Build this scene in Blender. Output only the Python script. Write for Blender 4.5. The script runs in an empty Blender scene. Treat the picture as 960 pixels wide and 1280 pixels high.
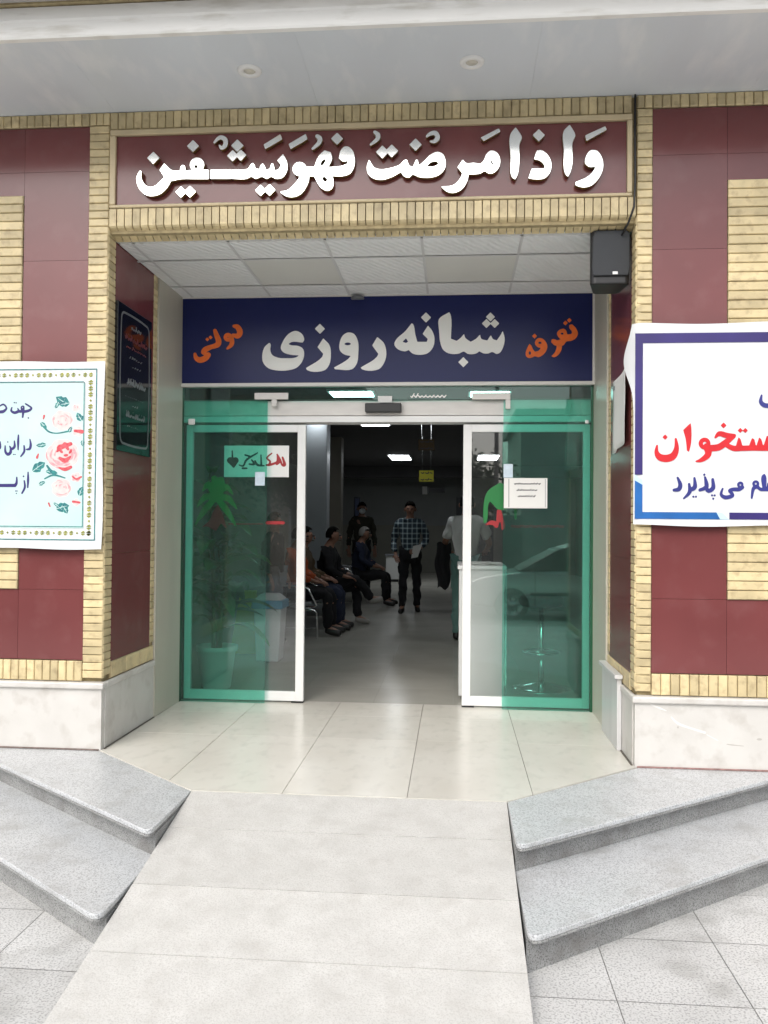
import bpy, bmesh, math, random
import numpy as np
from mathutils import Vector, Matrix
random.seed(7)
PI = math.pi
SC = bpy.context.scene
COL = SC.collection

# ------------------------------------------------------------------ camera
F, CX, CY = 1054.0, 480.0, 640.0
def _axes():
    d = np.array([(568 - CX) / F, (658 - CY) / F, 1.0]); d /= np.linalg.norm(d)
    r = math.radians(0.40); up = np.array([math.sin(r), -math.cos(r), 0.0])
    z = up - d * (up @ d); z /= np.linalg.norm(z)
    x = np.cross(d, z)
    if x[0] < 0: x = -x
    return np.stack([x, d, z])
R = _axes()
EYE = np.array([0.0, 0.0, 1.33])
def at(px, py, y=None, z=None, x=None):
    """point of the photograph put on a plane of the real place"""
    d = R @ np.array([(px - CX) / F, (py - CY) / F, 1.0])
    t = (y - EYE[1]) / d[1] if y is not None else ((z - EYE[2]) / d[2] if z is not None else (x - EYE[0]) / d[0])
    return EYE + d * t
cd = bpy.data.cameras.new('camera'); cam = bpy.data.objects.new('camera', cd); COL.objects.link(cam)
cd.sensor_fit = 'VERTICAL'; cd.sensor_height = 32.0; cd.lens = F / 1280.0 * 32.0
cd.clip_start = 0.05; cd.clip_end = 500
cam.matrix_world = Matrix(((R[0,0], -R[0,1], -R[0,2], EYE[0]), (R[1,0], -R[1,1], -R[1,2], EYE[1]), (R[2,0], -R[2,1], -R[2,2], EYE[2]), (0,0,0,1)))
SC.camera = cam

# ------------------------------------------------------------------ light
SUN_EL, SUN_AZ = math.radians(44), math.radians(196)     # azimuth from +Y, clockwise seen from above
w = bpy.data.worlds.new('World'); SC.world = w; w.use_nodes = True
nt = w.node_tree; nt.nodes.clear()
sky = nt.nodes.new('ShaderNodeTexSky'); sky.sky_type = 'NISHITA'; sky.sun_disc = False
sky.sun_elevation = SUN_EL; sky.sun_rotation = SUN_AZ; sky.air_density = 1.0; sky.dust_density = 4.0; sky.ozone_density = 1.0
hs = nt.nodes.new('ShaderNodeHueSaturation'); hs.inputs['Saturation'].default_value = 0.35
bg = nt.nodes.new('ShaderNodeBackground'); bg.inputs['Strength'].default_value = 0.15
wo = nt.nodes.new('ShaderNodeOutputWorld')
nt.links.new(sky.outputs[0], hs.inputs['Color']); nt.links.new(hs.outputs[0], bg.inputs[0]); nt.links.new(bg.outputs[0], wo.inputs[0])
sl = bpy.data.lights.new('sun', 'SUN'); sl.energy = 0.5; sl.angle = math.radians(60); sl.color = (1.0, 0.96, 0.90)
so = bpy.data.objects.new('sun', sl); COL.objects.link(so); so.location = (0, -5, 20)
_sd = Vector((math.sin(SUN_AZ) * math.cos(SUN_EL), math.cos(SUN_AZ) * math.cos(SUN_EL), math.sin(SUN_EL)))
so.rotation_euler = _sd.to_track_quat('Z', 'Y').to_euler()
SC.view_settings.view_transform = 'Standard'; SC.view_settings.look = 'None'
SC.view_settings.gamma = 1.0; SC.view_settings.use_curve_mapping = False
SC.view_settings.exposure = 0.78
SC.cycles.max_bounces = 8; SC.cycles.transparent_max_bounces = 16

# ------------------------------------------------------------------ materials
def lin(c):
    return tuple(((v / 255) / 12.92 if v / 255 <= 0.04045 else ((v / 255 + 0.055) / 1.055) ** 2.4) for v in c)
def mat(name, col, rough=0.6, metal=0.0, var=0.0, vscale=3.0, col2=None, speck=None, island=0.0, bump=0.0, bscale=60.0, spec=0.5, grime=None, coat=0.0, stretch=(1,1,1)):
    """col/col2: linear base colours mixed by noise; speck=(colour, scale, amount); island: per-piece brightness spread"""
    m = bpy.data.materials.new(name); m.use_nodes = True; t = m.node_tree; n = t.nodes; L = t.links
    b = n['Principled BSDF']; b.inputs['Roughness'].default_value = rough; b.inputs['Metallic'].default_value = metal
    b.inputs['Specular IOR Level'].default_value = spec; b.inputs['Coat Weight'].default_value = coat
    b.inputs['Base Color'].default_value = (*col, 1)
    tc = n.new('ShaderNodeTexCoord'); mp = n.new('ShaderNodeMapping'); L.new(tc.outputs['Object'], mp.inputs[0]); mp.inputs['Scale'].default_value = stretch
    src = mp.outputs[0]
    cur = None
    def mix(fac, a, bcol, mode='MIX'):
        x = n.new('ShaderNodeMix'); x.data_type = 'RGBA'; x.blend_type = mode
        if hasattr(fac, 'links'): L.new(fac, x.inputs[0])
        else: x.inputs[0].default_value = fac
        for s, v in ((6, a), (7, bcol)):
            if hasattr(v, 'links'): L.new(v, x.inputs[s])
            else: x.inputs[s].default_value = (*v, 1)
        return x.outputs[2]
    def ramp(o, lo, hi):
        r = n.new('ShaderNodeMapRange'); L.new(o, r.inputs[0]); r.inputs[1].default_value = lo; r.inputs[2].default_value = hi; return r.outputs[0]
    def noise(s, det=5):
        q = n.new('ShaderNodeTexNoise'); q.inputs['Scale'].default_value = s; q.inputs['Detail'].default_value = det; L.new(src, q.inputs['Vector']); return q.outputs[0]
    if var or col2:
        c2 = col2 or tuple(max(0, v * (1 - var)) for v in col)
        cur = mix(ramp(noise(vscale, 8), 0.32, 0.68), col, c2)
    if speck:
        cur = mix(ramp(noise(speck[1], 2), 0.56, 0.60 + 0.02), cur if cur else col, speck[0]) if speck[2] >= 1 else \
              mix(_mul(n, L, ramp(noise(speck[1], 2), 0.52, 0.60), speck[2]), cur if cur else col, speck[0])
    if grime:
        cur = mix(_mul(n, L, ramp(noise(grime[1], 9), 0.52, 0.72), grime[2]), cur if cur else col, grime[0])
    if island:
        g = n.new('ShaderNodeNewGeometry'); r = n.new('ShaderNodeMapRange'); L.new(g.outputs['Random Per Island'], r.inputs[0])
        r.inputs[3].default_value = 1 - island; r.inputs[4].default_value = 1 + island
        h = n.new('ShaderNodeHueSaturation'); L.new(r.outputs[0], h.inputs['Value'])
        if cur: L.new(cur, h.inputs['Color'])
        else: h.inputs['Color'].default_value = (*col, 1)
        cur = h.outputs[0]
    if cur: L.new(cur, b.inputs['Base Color'])
    if bump:
        bp = n.new('ShaderNodeBump'); bp.inputs['Strength'].default_value = bump; bp.inputs['Distance'].default_value = 0.01
        L.new(noise(bscale), bp.inputs['Height']); L.new(bp.outputs[0], b.inputs['Normal'])
    return m
def _mul(n, L, o, k):
    q = n.new('ShaderNodeMath'); q.operation = 'MULTIPLY'; L.new(o, q.inputs[0]); q.inputs[1].default_value = k; return q.outputs[0]
def glass(name, tint, f0=1.5, rough=0.0):
    m = bpy.data.materials.new(name); m.use_nodes = True; t = m.node_tree; n = t.nodes; L = t.links; n.clear()
    o = n.new('ShaderNodeOutputMaterial'); mx = n.new('ShaderNodeMixShader'); tr = n.new('ShaderNodeBsdfTransparent'); gl = n.new('ShaderNodeBsdfGlossy')
    fr = n.new('ShaderNodeFresnel'); fr.inputs[0].default_value = f0
    tr.inputs[0].default_value = (*tint, 1); gl.inputs['Roughness'].default_value = rough; gl.inputs[0].default_value = (1, 1, 1, 1)
    L.new(fr.outputs[0], mx.inputs[0]); L.new(tr.outputs[0], mx.inputs[1]); L.new(gl.outputs[0], mx.inputs[2]); df = n.new('ShaderNodeBsdfDiffuse'); df.inputs[0].default_value = (.62, .66, .64, 1); m2 = n.new('ShaderNodeMixShader')
    tc = n.new('ShaderNodeTexCoord'); ns = n.new('ShaderNodeTexNoise'); ns.inputs['Scale'].default_value = 4; ns.inputs['Detail'].default_value = 8; L.new(tc.outputs['Object'], ns.inputs['Vector'])
    L.new(_mul(n, L, ns.outputs[0], .035), m2.inputs[0])          # a film of dust on the pane
    L.new(mx.outputs[0], m2.inputs[1]); L.new(df.outputs[0], m2.inputs[2]); L.new(m2.outputs[0], o.inputs[0])
    return m
def emit(name, col, s):
    m = bpy.data.materials.new(name); m.use_nodes = True; b = m.node_tree.nodes['Principled BSDF']
    b.inputs['Base Color'].default_value = (*col, 1); b.inputs['Emission Color'].default_value = (*col, 1); b.inputs['Emission Strength'].default_value = s
    return m
M = {}
M['brick'] = mat('yellow_brick', (.67, .55, .315), .42, island=.18, var=.22, vscale=9, bump=.3, bscale=40, grime=((.30,.22,.12), 22, .55))
M['brick_side'] = M['brick']
M['mortar'] = mat('brown_mortar', (.42, .34, .19), .9, var=.3, vscale=30, bump=.4)
M['trim'] = mat('cream_trim', (.62, .51, .32), .45, var=.15, vscale=6)
M['maroon'] = mat('maroon_tile', (.170, .046, .046), .18, var=.14, vscale=2.2, island=.05, grime=((.27,.13,.13), 6, .16), bump=.05, bscale=6, spec=.55)
M['travertine'] = mat('cream_travertine', (.60, .585, .555), .42, col2=(.55,.535,.505), vscale=5, grime=((.38,.35,.31), 9, .5), bump=.1, bscale=30)
M['stone_jamb'] = mat('jamb_stone', (.50, .475, .40), .35, var=.10, vscale=4, stretch=(1,1,.25))
M['soffit'] = mat('soffit_panel', (.68, .73, .78), .35, var=.10, vscale=1.6, grime=((.78,.80,.82), 7, .6), stretch=(1,.35,1))
M['white_fascia'] = mat('white_fascia', (.84, .84, .82), .5, var=.06, vscale=6, grime=((.33,.30,.22), 7, .35), stretch=(.6,1,3))
M['grey_over'] = mat('grey_underside', (.42,.40,.38), .8, var=.15)
M['ceil_tile'] = mat('gypsum_tile', (.80,.81,.81), .7, var=.04)
M['ceil_plain'] = mat('plain_panel', (.66,.655,.62), .6, var=.03)
M['tbar'] = mat('ceiling_grid', (.60,.60,.60), .5)
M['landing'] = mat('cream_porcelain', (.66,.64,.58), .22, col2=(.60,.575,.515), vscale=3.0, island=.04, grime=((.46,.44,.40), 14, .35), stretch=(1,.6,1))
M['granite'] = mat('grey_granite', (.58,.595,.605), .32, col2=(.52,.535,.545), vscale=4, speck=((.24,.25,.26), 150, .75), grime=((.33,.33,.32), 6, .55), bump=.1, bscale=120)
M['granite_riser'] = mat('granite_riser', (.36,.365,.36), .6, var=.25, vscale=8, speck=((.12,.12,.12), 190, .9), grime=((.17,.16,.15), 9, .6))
M['ramp'] = mat('pale_ramp_stone', (.555,.548,.525), .55, col2=(.49,.483,.46), vscale=9, speck=((.40,.39,.37), 170, .6), island=.09, grime=((.40,.385,.36), 11, .4), bump=.2, bscale=90)
M['joint'] = mat('dark_joint', (.33,.325,.31), .9, var=.3)
M['paver'] = mat('granite_paver', (.62,.62,.61), .6, col2=(.53,.53,.52), vscale=3, speck=((.27,.27,.27), 120, .7), island=.06, grime=((.24,.235,.22), 5, .5), bump=.15, bscale=80)
M['alu'] = mat('white_aluminium', (.80,.81,.80), .35, var=.05, vscale=5)
M['alu_dirty'] = mat('white_header', (.72,.70,.67), .45, var=.12, vscale=6, stretch=(1,1,3))
M['black'] = mat('black_plastic', (.018,.018,.02), .4, var=.3)
M['speaker_grey'] = mat('speaker_charcoal', (.030,.034,.040), .55, var=.2, bump=.3, bscale=400)
M['navy'] = mat('navy_acrylic', (.010,.016,.095), .30, var=.1, vscale=1, spec=.28)
M['white_letter'] = mat('white_letter', (.88,.89,.86), .5, var=.05)
M['orange'] = mat('orange_letter', (.90,.17,.02), .5, var=.2, vscale=20)
M['light_frame'] = mat('light_frame', (.66,.65,.62), .45)
M['mirror'] = mat('polished_steel', (.92,.94,.93), .14, .97, var=.05, vscale=8, bump=.06, bscale=8)
M['brass'] = mat('brass_return', (.44,.34,.10), .3, 0.9, var=.3, vscale=20)
M['vinyl'] = mat('white_vinyl', (.70,.72,.735), .35, var=.03, bump=.15, bscale=5)
M['vinyl_green'] = mat('mint_vinyl', (.56,.69,.68), .35, col2=(.47,.66,.63), vscale=2.2)
M['violet'] = mat('violet_ink', (.035,.022,.16), .4, var=.25, vscale=4)
M['blue'] = mat('blue_ink', (.012,.13,.42), .4, var=.3, vscale=4)
M['sky_ink'] = mat('pale_blue_ink', (.50,.72,.85), .4)
M['red'] = mat('red_ink', (.60,.012,.02), .4, var=.15, vscale=12)
M['navy_ink'] = mat('navy_ink', (.03,.02,.16), .4, var=.2)
M['blue_ink'] = mat('indigo_ink', (.03,.035,.22), .4, var=.2)
M['teal'] = mat('teal_ink', (.03,.27,.25), .4, col2=(.015,.11,.14), vscale=60)
M['pale_pink'] = mat('blush_ink', (.74,.50,.50), .4, col2=(.72,.62,.60), vscale=30)
M['pale_vein'] = mat('pale_vein', (.70,.69,.665), .42)
M['dark_vein'] = mat('dark_vein', (.42,.40,.37), .5)
M['petal'] = mat('petal_ink', (.70,.26,.29), .4, col2=(.72,.40,.42), vscale=60)
M['rose'] = mat('rose_ink', (.52,.04,.06), .4, col2=(.62,.12,.14), vscale=50)
M['gold'] = mat('gold_ink', (.42,.42,.06), .4, col2=(.08,.12,.03), vscale=60)
M['black_stone'] = mat('black_granite', (.008,.009,.012), .06, var=.3, vscale=30)
M['etched'] = mat('etched_silver', (.17,.18,.19), .4, var=.3)
M['etched_red'] = mat('etched_red', (.15,.03,.03), .4, var=.3)
M['paper'] = mat('white_paper', (.78,.78,.76), .6, var=.04)
M['ink'] = mat('black_ink', (.05,.05,.06), .6)
M['tag'] = mat('blue_tag', (.62,.74,.84), .4, var=.2, vscale=20)
M['green_decal'] = mat('green_decal', (.012,.20,.045), .4, var=.2)
M['red_decal'] = mat('red_decal', (.38,.02,.025), .4, var=.2)
M['green_glass'] = glass('green_glass', (.60, .91, .84), 1.50)
M['clear_glass'] = glass('clear_glass', (.95, .97, .96), 1.62)
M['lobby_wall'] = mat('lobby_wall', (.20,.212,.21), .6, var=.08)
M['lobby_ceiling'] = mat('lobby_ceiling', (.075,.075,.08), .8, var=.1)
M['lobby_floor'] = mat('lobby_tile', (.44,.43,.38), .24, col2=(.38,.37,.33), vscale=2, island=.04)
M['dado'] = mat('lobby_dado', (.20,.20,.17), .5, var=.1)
M['column'] = mat('column_tile', (.36,.39,.41), .3, var=.1)
M['column2'] = mat('column_brown', (.24,.22,.18), .5, var=.1)
M['dark_board'] = mat('dark_board', (.02,.022,.028), .3, var=.3)
M['yellow_sign'] = mat('yellow_sign', (.65,.60,.04), .5)
M['chrome'] = mat('chrome', (.75,.76,.77), .15, 1.0)
M['steel_seat'] = mat('steel_seat', (.35,.36,.38), .3, .8, bump=.3, bscale=200)
M['pot'] = mat('white_pot', (.85,.86,.85), .35, var=.05)
M['soil'] = mat('soil', (.03,.022,.015), .95, bump=.6)
M['leaf'] = mat('plant_leaf', (.035,.12,.03), .3, col2=(.07,.20,.05), vscale=8)
M['stem'] = mat('plant_stem', (.10,.13,.05), .6)
M['bin_white'] = mat('bin_white', (.70,.71,.72), .35, var=.08)
M['bin_blue'] = mat('bin_blue', (.10,.33,.50), .4)
M['yellow_plastic'] = mat('yellow_plastic', (.55,.55,.04), .4)
M['desk'] = mat('desk_white', (.68,.69,.68), .35, var=.05)
M['lamp'] = emit('lamp_panel', (.93,.97,1.0), 7.0)
M['lens'] = mat('downlight_lens', (.62,.60,.52), .3)
M['skin'] = mat('skin', (.30,.155,.105), .5, var=.1, vscale=10)
M['hair'] = mat('dark_hair', (.008,.007,.006), .95, spec=.1, bump=.4, bscale=120)
M['grey_hair'] = mat('grey_hair', (.30,.29,.27), .6, bump=.4, bscale=120)
M['cloth_black'] = mat('black_cloth', (.012,.012,.015), .9, var=.3)
M['cloth_navy'] = mat('navy_cloth', (.02,.028,.06), .9, var=.3)
M['cloth_olive'] = mat('olive_cloth', (.05,.05,.035), .9, var=.3)
M['cloth_orange'] = mat('orange_cloth', (.42,.08,.02), .9, var=.2)
M['cloth_white'] = mat('white_cloth', (.66,.67,.66), .9, var=.06, vscale=8)
M['cloth_green'] = mat('green_cloth', (.16,.30,.27), .9, var=.1)
M['cloth_grey'] = mat('grey_cloth', (.16,.17,.19), .9, var=.2)
M['cloth_brown'] = mat('brown_cloth', (.09,.06,.03), .9, var=.2)
M['mask'] = mat('mask_cloth', (.7,.72,.74), .8)
M['shoe'] = mat('shoe_leather', (.015,.014,.013), .4)
M['shoe_grey'] = mat('shoe_grey', (.30,.28,.26), .6)
def plaid():
    m = mat('plaid_cloth', (.02,.035,.06), .9); t = m.node_tree; n = t.nodes; L = t.links; b = n['Principled BSDF']
    tc = n.new('ShaderNodeTexCoord'); fac = None
    for ax, sc in (('X', 13.0), ('Z', 12.0)):
        wv = n.new('ShaderNodeTexWave'); wv.bands_direction = ax; wv.inputs['Scale'].default_value = sc / 3.0; wv.inputs['Distortion'].default_value = .5
        L.new(tc.outputs['Object'], wv.inputs[0]); r = n.new('ShaderNodeMapRange'); L.new(wv.outputs[1], r.inputs[0]); r.inputs[1].default_value = .72; r.inputs[2].default_value = .9; r.inputs[4].default_value = .5
        if fac is None: fac = r.outputs[0]
        else:
            a = n.new('ShaderNodeMath'); L.new(fac, a.inputs[0]); L.new(r.outputs[0], a.inputs[1]); fac = a.outputs[0]
    x = n.new('ShaderNodeMix'); x.data_type = 'RGBA'; L.new(fac, x.inputs[0]); x.inputs[6].default_value = (.02,.04,.06,1); x.inputs[7].default_value = (.45,.55,.58,1)
    L.new(x.outputs[2], b.inputs['Base Color']); return m
M['plaid'] = plaid()
def emboss(m):
    t = m.node_tree; n = t.nodes; L = t.links; b = n['Principled BSDF']
    tc = n.new('ShaderNodeTexCoord'); mp = n.new('ShaderNodeMapping'); mp.inputs['Rotation'].default_value = (0, 0, .6); L.new(tc.outputs['Object'], mp.inputs[0])
    wv = n.new('ShaderNodeTexWave'); wv.inputs['Scale'].default_value = 7; wv.inputs['Distortion'].default_value = 4; wv.inputs['Detail'].default_value = 2; L.new(mp.outputs[0], wv.inputs[0])
    bp = n.new('ShaderNodeBump'); bp.inputs['Strength'].default_value = .5; bp.inputs['Distance'].default_value = .012; L.new(wv.outputs[1], bp.inputs['Height']); L.new(bp.outputs[0], b.inputs['Normal'])
emboss(M['ceil_tile'])

# ------------------------------------------------------------------ object helpers
def wloc(o):
    v = Vector((0, 0, 0))
    while o is not None: v += o.location; o = o.parent
    return v
class MB:
    def __init__(s): s.v = []; s.f = []; s.sm = False
    def add(s, vs, fs):
        k = len(s.v); s.v += [tuple(map(float, p)) for p in vs]; s.f += [tuple(i + k for i in f) for f in fs]; return s
    def box(s, x0, x1, y0, y1, z0, z1):
        return s.add([(x0,y0,z0),(x1,y0,z0),(x1,y1,z0),(x0,y1,z0),(x0,y0,z1),(x1,y0,z1),(x1,y1,z1),(x0,y1,z1)],
                     [(3,2,1,0),(4,5,6,7),(0,1,5,4),(1,2,6,5),(2,3,7,6),(3,0,4,7)])
    def prism(s, poly, z0, z1, fn=None):
        """poly (a,b) counter-clockwise, extruded along the third axis; fn maps (a,b,c) to world"""
        n = len(poly); fn = fn or (lambda a, b, c: (a, b, c))
        vs = [fn(a, b, z0) for a, b in poly] + [fn(a, b, z1) for a, b in poly]
        return s.add(vs, [tuple(range(n))[::-1], tuple(range(n, 2*n))] + [(i, (i+1) % n, n + (i+1) % n, n + i) for i in range(n)])
    def brick(s, u0, u1, v0, v1, d, fn, c=.0045, depth=.03):
        """a chamfered brick: u,v in the wall plane, front at 0 (towards the viewer -d)"""
        r0 = [(u0,v0),(u1,v0),(u1,v1),(u0,v1)]; r1 = [(u0+c,v0+c),(u1-c,v0+c),(u1-c,v1-c),(u0+c,v1-c)]
        vs = [fn(a,b,depth) for a,b in r0] + [fn(a,b,c) for a,b in r0] + [fn(a,b,0) for a,b in r1]
        fs = [(8,9,10,11)] + [(i+4,(i+1)%4+4,(i+1)%4+8,i+8) for i in range(4)] + [(i,(i+1)%4,(i+1)%4+4,i+4) for i in range(4)]
        return s.add(vs, fs)
    def tube(s, pts, r, n=10, cap=True):
        pts = [Vector(p) for p in pts]; rs = r if isinstance(r, (list, tuple)) else [r] * len(pts); k = len(s.v); prev = None
        for i, p in enumerate(pts):
            t = (pts[min(i+1, len(pts)-1)] - pts[max(i-1, 0)]).normalized()
            a = (prev - t * prev.dot(t)) if prev is not None else t.orthogonal(); a.normalize(); prev = a; b = t.cross(a)
            for j in range(n):
                q = p + (a * math.cos(2*PI*j/n) + b * math.sin(2*PI*j/n)) * rs[i]; s.v.append(tuple(q))
        for i in range(len(pts) - 1):
            for j in range(n): s.f.append((k+i*n+j, k+i*n+(j+1)%n, k+(i+1)*n+(j+1)%n, k+(i+1)*n+j))
        if cap: s.f.append(tuple(k+j for j in range(n))[::-1]); s.f.append(tuple(k+(len(pts)-1)*n+j for j in range(n)))
        return s
    def lathe(s, prof, c=(0,0,0), n=28, axis='Z'):
        k = len(s.v)
        for r, h in prof:
            for j in range(n):
                a = 2*PI*j/n; u, v = r*math.cos(a), r*math.sin(a)
                s.v.append((c[0]+u, c[1]+v, c[2]+h) if axis == 'Z' else ((c[0]+u, c[1]+h, c[2]+v) if axis == 'Y' else (c[0]+h, c[1]+u, c[2]+v)))
        for i in range(len(prof)-1):
            for j in range(n): s.f.append((k+i*n+j, k+i*n+(j+1)%n, k+(i+1)*n+(j+1)%n, k+(i+1)*n+j))
        return s
    def ell(s, c, r, n=16, m=10):
        k = len(s.v)
        for i in range(m+1):
            t = PI*i/m
            for j in range(n):
                a = 2*PI*j/n; s.v.append((c[0]+r[0]*math.sin(t)*math.cos(a), c[1]+r[1]*math.sin(t)*math.sin(a), c[2]+r[2]*math.cos(t)))
        for i in range(m):
            for j in range(n): s.f.append((k+i*n+j, k+(i+1)*n+j, k+(i+1)*n+(j+1)%n, k+i*n+(j+1)%n))
        return s
    def build(s, name, m, parent=None, bevel=0.0, smooth=False):
        o0 = wloc(parent) if parent else Vector((0,0,0))
        me = bpy.data.meshes.new(name); me.from_pydata([(x-o0.x, y-o0.y, z-o0.z) for x, y, z in s.v], [], s.f); me.update()
        ob = bpy.data.objects.new(name, me); COL.objects.link(ob)
        if isinstance(m, str): m = M[m]
        me.materials.append(m)
        bm = bmesh.new(); bm.from_mesh(me); bmesh.ops.recalc_face_normals(bm, faces=bm.faces); bm.to_mesh(me); bm.free()
        if parent: ob.parent = parent
        if smooth:
            for p in me.polygons: p.use_smooth = True
        if bevel:
            b = ob.modifiers.new('bevel', 'BEVEL'); b.width = bevel; b.segments = 2; b.limit_method = 'ANGLE'; b.angle_limit = .6
        return ob
def tag(o, label=None, cat=None, group=None, kind=None):
    if label: o['label'] = label
    if cat: o['category'] = cat
    if group: o['group'] = group
    if kind: o['kind'] = kind
    return o
def thing(name, label, cat, loc=(0,0,0), group=None):
    o = bpy.data.objects.new(name, None); COL.objects.link(o); o.location = loc; o.empty_display_size = .1
    return tag(o, label, cat, group)
def copy_tree(o, parent=None):
    c = o.copy(); COL.objects.link(c); c.parent = parent
    for ch in list(o.children): copy_tree(ch, c)
    return c

# ------------------------------------------------------------------ drawn shapes (letters, ink) from traced outlines
def outline_shapes(ops, step=3.0, soft=1):
    """ops in drawing units (x right, y down): P polygon, D diamond, C disc, E ellipse, S tapered stroke; '-' first letter = cut.
       returns closed outlines of the union"""
    P = []
    for op in ops:
        k = op[0].strip('-')
        if k in 'PS': pts = [q[:2] for q in op[1]]; rr = max([q[2] if len(q) > 2 else 0 for q in op[1]]); P += [(x-rr, y-rr) for x, y in pts] + [(x+rr, y+rr) for x, y in pts]
        else: P += [(op[1]-op[3], op[2]-op[3]), (op[1]+op[3], op[2]+op[3])]
    P = np.array(P, float); lo = P.min(0) - 4*step; hi = P.max(0) + 4*step
    nx = int((hi[0]-lo[0])/step)+2; ny = int((hi[1]-lo[1])/step)+2
    gx = lo[0] + np.arange(nx)*step; gy = lo[1] + np.arange(ny)*step
    X, Y = np.meshgrid(gx, gy); Fd = np.full(X.shape, -1e3)
    def soften(pts):                       # round the gentle corners of a traced outline, keep the sharp ones
        n = len(pts); A = [np.array(p, float) for p in pts]; T = []
        for i in range(n):
            a, c = A[i]-A[i-1], A[(i+1) % n]-A[i]; la, lc = np.linalg.norm(a)+1e-9, np.linalg.norm(c)+1e-9
            T.append((a/la+c/lc)*.5 if a @ c/(la*lc) > .55 else None)
        out = []
        for i in range(n):
            j = (i+1) % n; L_ = np.linalg.norm(A[j]-A[i]); ch = (A[j]-A[i])/(L_+1e-9); t0 = (T[i] if T[i] is not None else ch)*L_; t1 = (T[j] if T[j] is not None else ch)*L_
            for t in (0, .2, .4, .6, .8):
                out.append(tuple((2*t**3-3*t*t+1)*A[i]+(t**3-2*t*t+t)*t0+(-2*t**3+3*t*t)*A[j]+(t**3-t*t)*t1))
        return out
    ops = [(op[0], soften(op[1])) if op[0].strip('-') == 'P' and len(op[1]) > 4 else op for op in ops]
    for op in ops:
        k = op[0].strip('-'); cut = op[0][0] == '-'
        if k == 'C': d = op[3] - np.hypot(X-op[1], Y-op[2])
        elif k == 'E': d = (1 - np.hypot((X-op[1])/op[3], (Y-op[2])/op[4])) * min(op[3], op[4])
        elif k == 'D': d = (op[3] - (np.abs(X-op[1]) + np.abs(Y-op[2]))) * .707
        elif k == 'S':
            pts = op[1]
            if len(pts) > 2:          # smooth the stroke
                q = []; n = len(pts)
                for i in range(n-1):
                    p0, p1, p2, p3 = (np.array(pts[max(i-1,0)], float), np.array(pts[i], float), np.array(pts[i+1], float), np.array(pts[min(i+2,n-1)], float))
                    for t in (0, .25, .5, .75):
                        q.append(tuple(.5*((2*p1)+(-p0+p2)*t+(2*p0-5*p1+4*p2-p3)*t*t+(-p0+3*p1-3*p2+p3)*t**3)))
                q.append(tuple(map(float, pts[-1]))); pts = q
            d = np.full(X.shape, -1e3)
            for (x0,y0,r0), (x1,y1,r1) in zip(pts[:-1], pts[1:]):
                L2 = max((x1-x0)**2+(y1-y0)**2, 1e-6); t = np.clip(((X-x0)*(x1-x0)+(Y-y0)*(y1-y0))/L2, 0, 1)
                d = np.maximum(d, r0+(r1-r0)*t - np.hypot(X-x0-t*(x1-x0), Y-y0-t*(y1-y0)))
        else:
            pts = op[1]; d = np.full(X.shape, 1e3); ins = np.zeros(X.shape, bool)
            for (x0,y0), (x1,y1) in zip(pts, pts[1:]+pts[:1]):
                L2 = max((x1-x0)**2+(y1-y0)**2, 1e-6); t = np.clip(((X-x0)*(x1-x0)+(Y-y0)*(y1-y0))/L2, 0, 1)
                d = np.minimum(d, np.hypot(X-x0-t*(x1-x0), Y-y0-t*(y1-y0)))
                if y0 != y1:
                    c = ((y0 > Y) != (y1 > Y)) & (X < (x1-x0)*(Y-y0)/(y1-y0)+x0); ins ^= c
            d = np.where(ins, d, -d)
        Fd = np.minimum(Fd, -d) if cut else np.maximum(Fd, d)
    Fd = np.clip(Fd, -6*step, 6*step)
    for _ in range(soft):
        G = Fd.copy(); G[1:-1,1:-1] = (4*Fd[1:-1,1:-1] + 2*(Fd[:-2,1:-1]+Fd[2:,1:-1]+Fd[1:-1,:-2]+Fd[1:-1,2:]) + Fd[:-2,:-2]+Fd[:-2,2:]+Fd[2:,:-2]+Fd[2:,2:])/16; Fd = G
    Fd = Fd + 1e-5
    ins = Fd > 0; c = ins[:-1,:-1].astype(int) + ins[:-1,1:] + ins[1:,:-1] + ins[1:,1:]
    nxt = {}
    def hx(i, j): a, b = Fd[j,i], Fd[j,i+1]; return ('h',i,j), (gx[i]+step*a/(a-b), gy[j])
    def vx(i, j): a, b = Fd[j,i], Fd[j+1,i]; return ('v',i,j), (gx[i], gy[j]+step*a/(a-b))
    pos = {}
    def link(a, b): pos[a[0]] = a[1]; pos[b[0]] = b[1]; nxt.setdefault(a[0], []).append(b[0])
    for j, i in zip(*np.nonzero((c > 0) & (c < 4))):
        A, B, C_, D = ins[j,i], ins[j,i+1], ins[j+1,i+1], ins[j+1,i]      # corners clockwise on screen
        cr = []
        E = [(A,B,lambda: hx(i,j)), (B,C_,lambda: vx(i+1,j)), (C_,D,lambda: hx(i,j+1)), (D,A,lambda: vx(i,j))]
        for a, b, f in E:
            if a != b: cr.append((a, f()))
        n = len(cr)                      # leave inside at an edge in->out, enter at the following out->in
        for q in range(n):
            if cr[q][0]: link(cr[q][1], cr[(q+1) % n][1]) if n == 2 else link(cr[q][1], cr[(q-1) % n][1])
    loops = []
    while nxt:
        k0 = next(iter(nxt)); loop = []; k = k0
        while k in nxt:
            l = nxt[k]; b = l.pop()
            if not l: del nxt[k]
            loop.append(pos[k]); k = b
        if len(loop) > 5: loops.append(loop)
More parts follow.
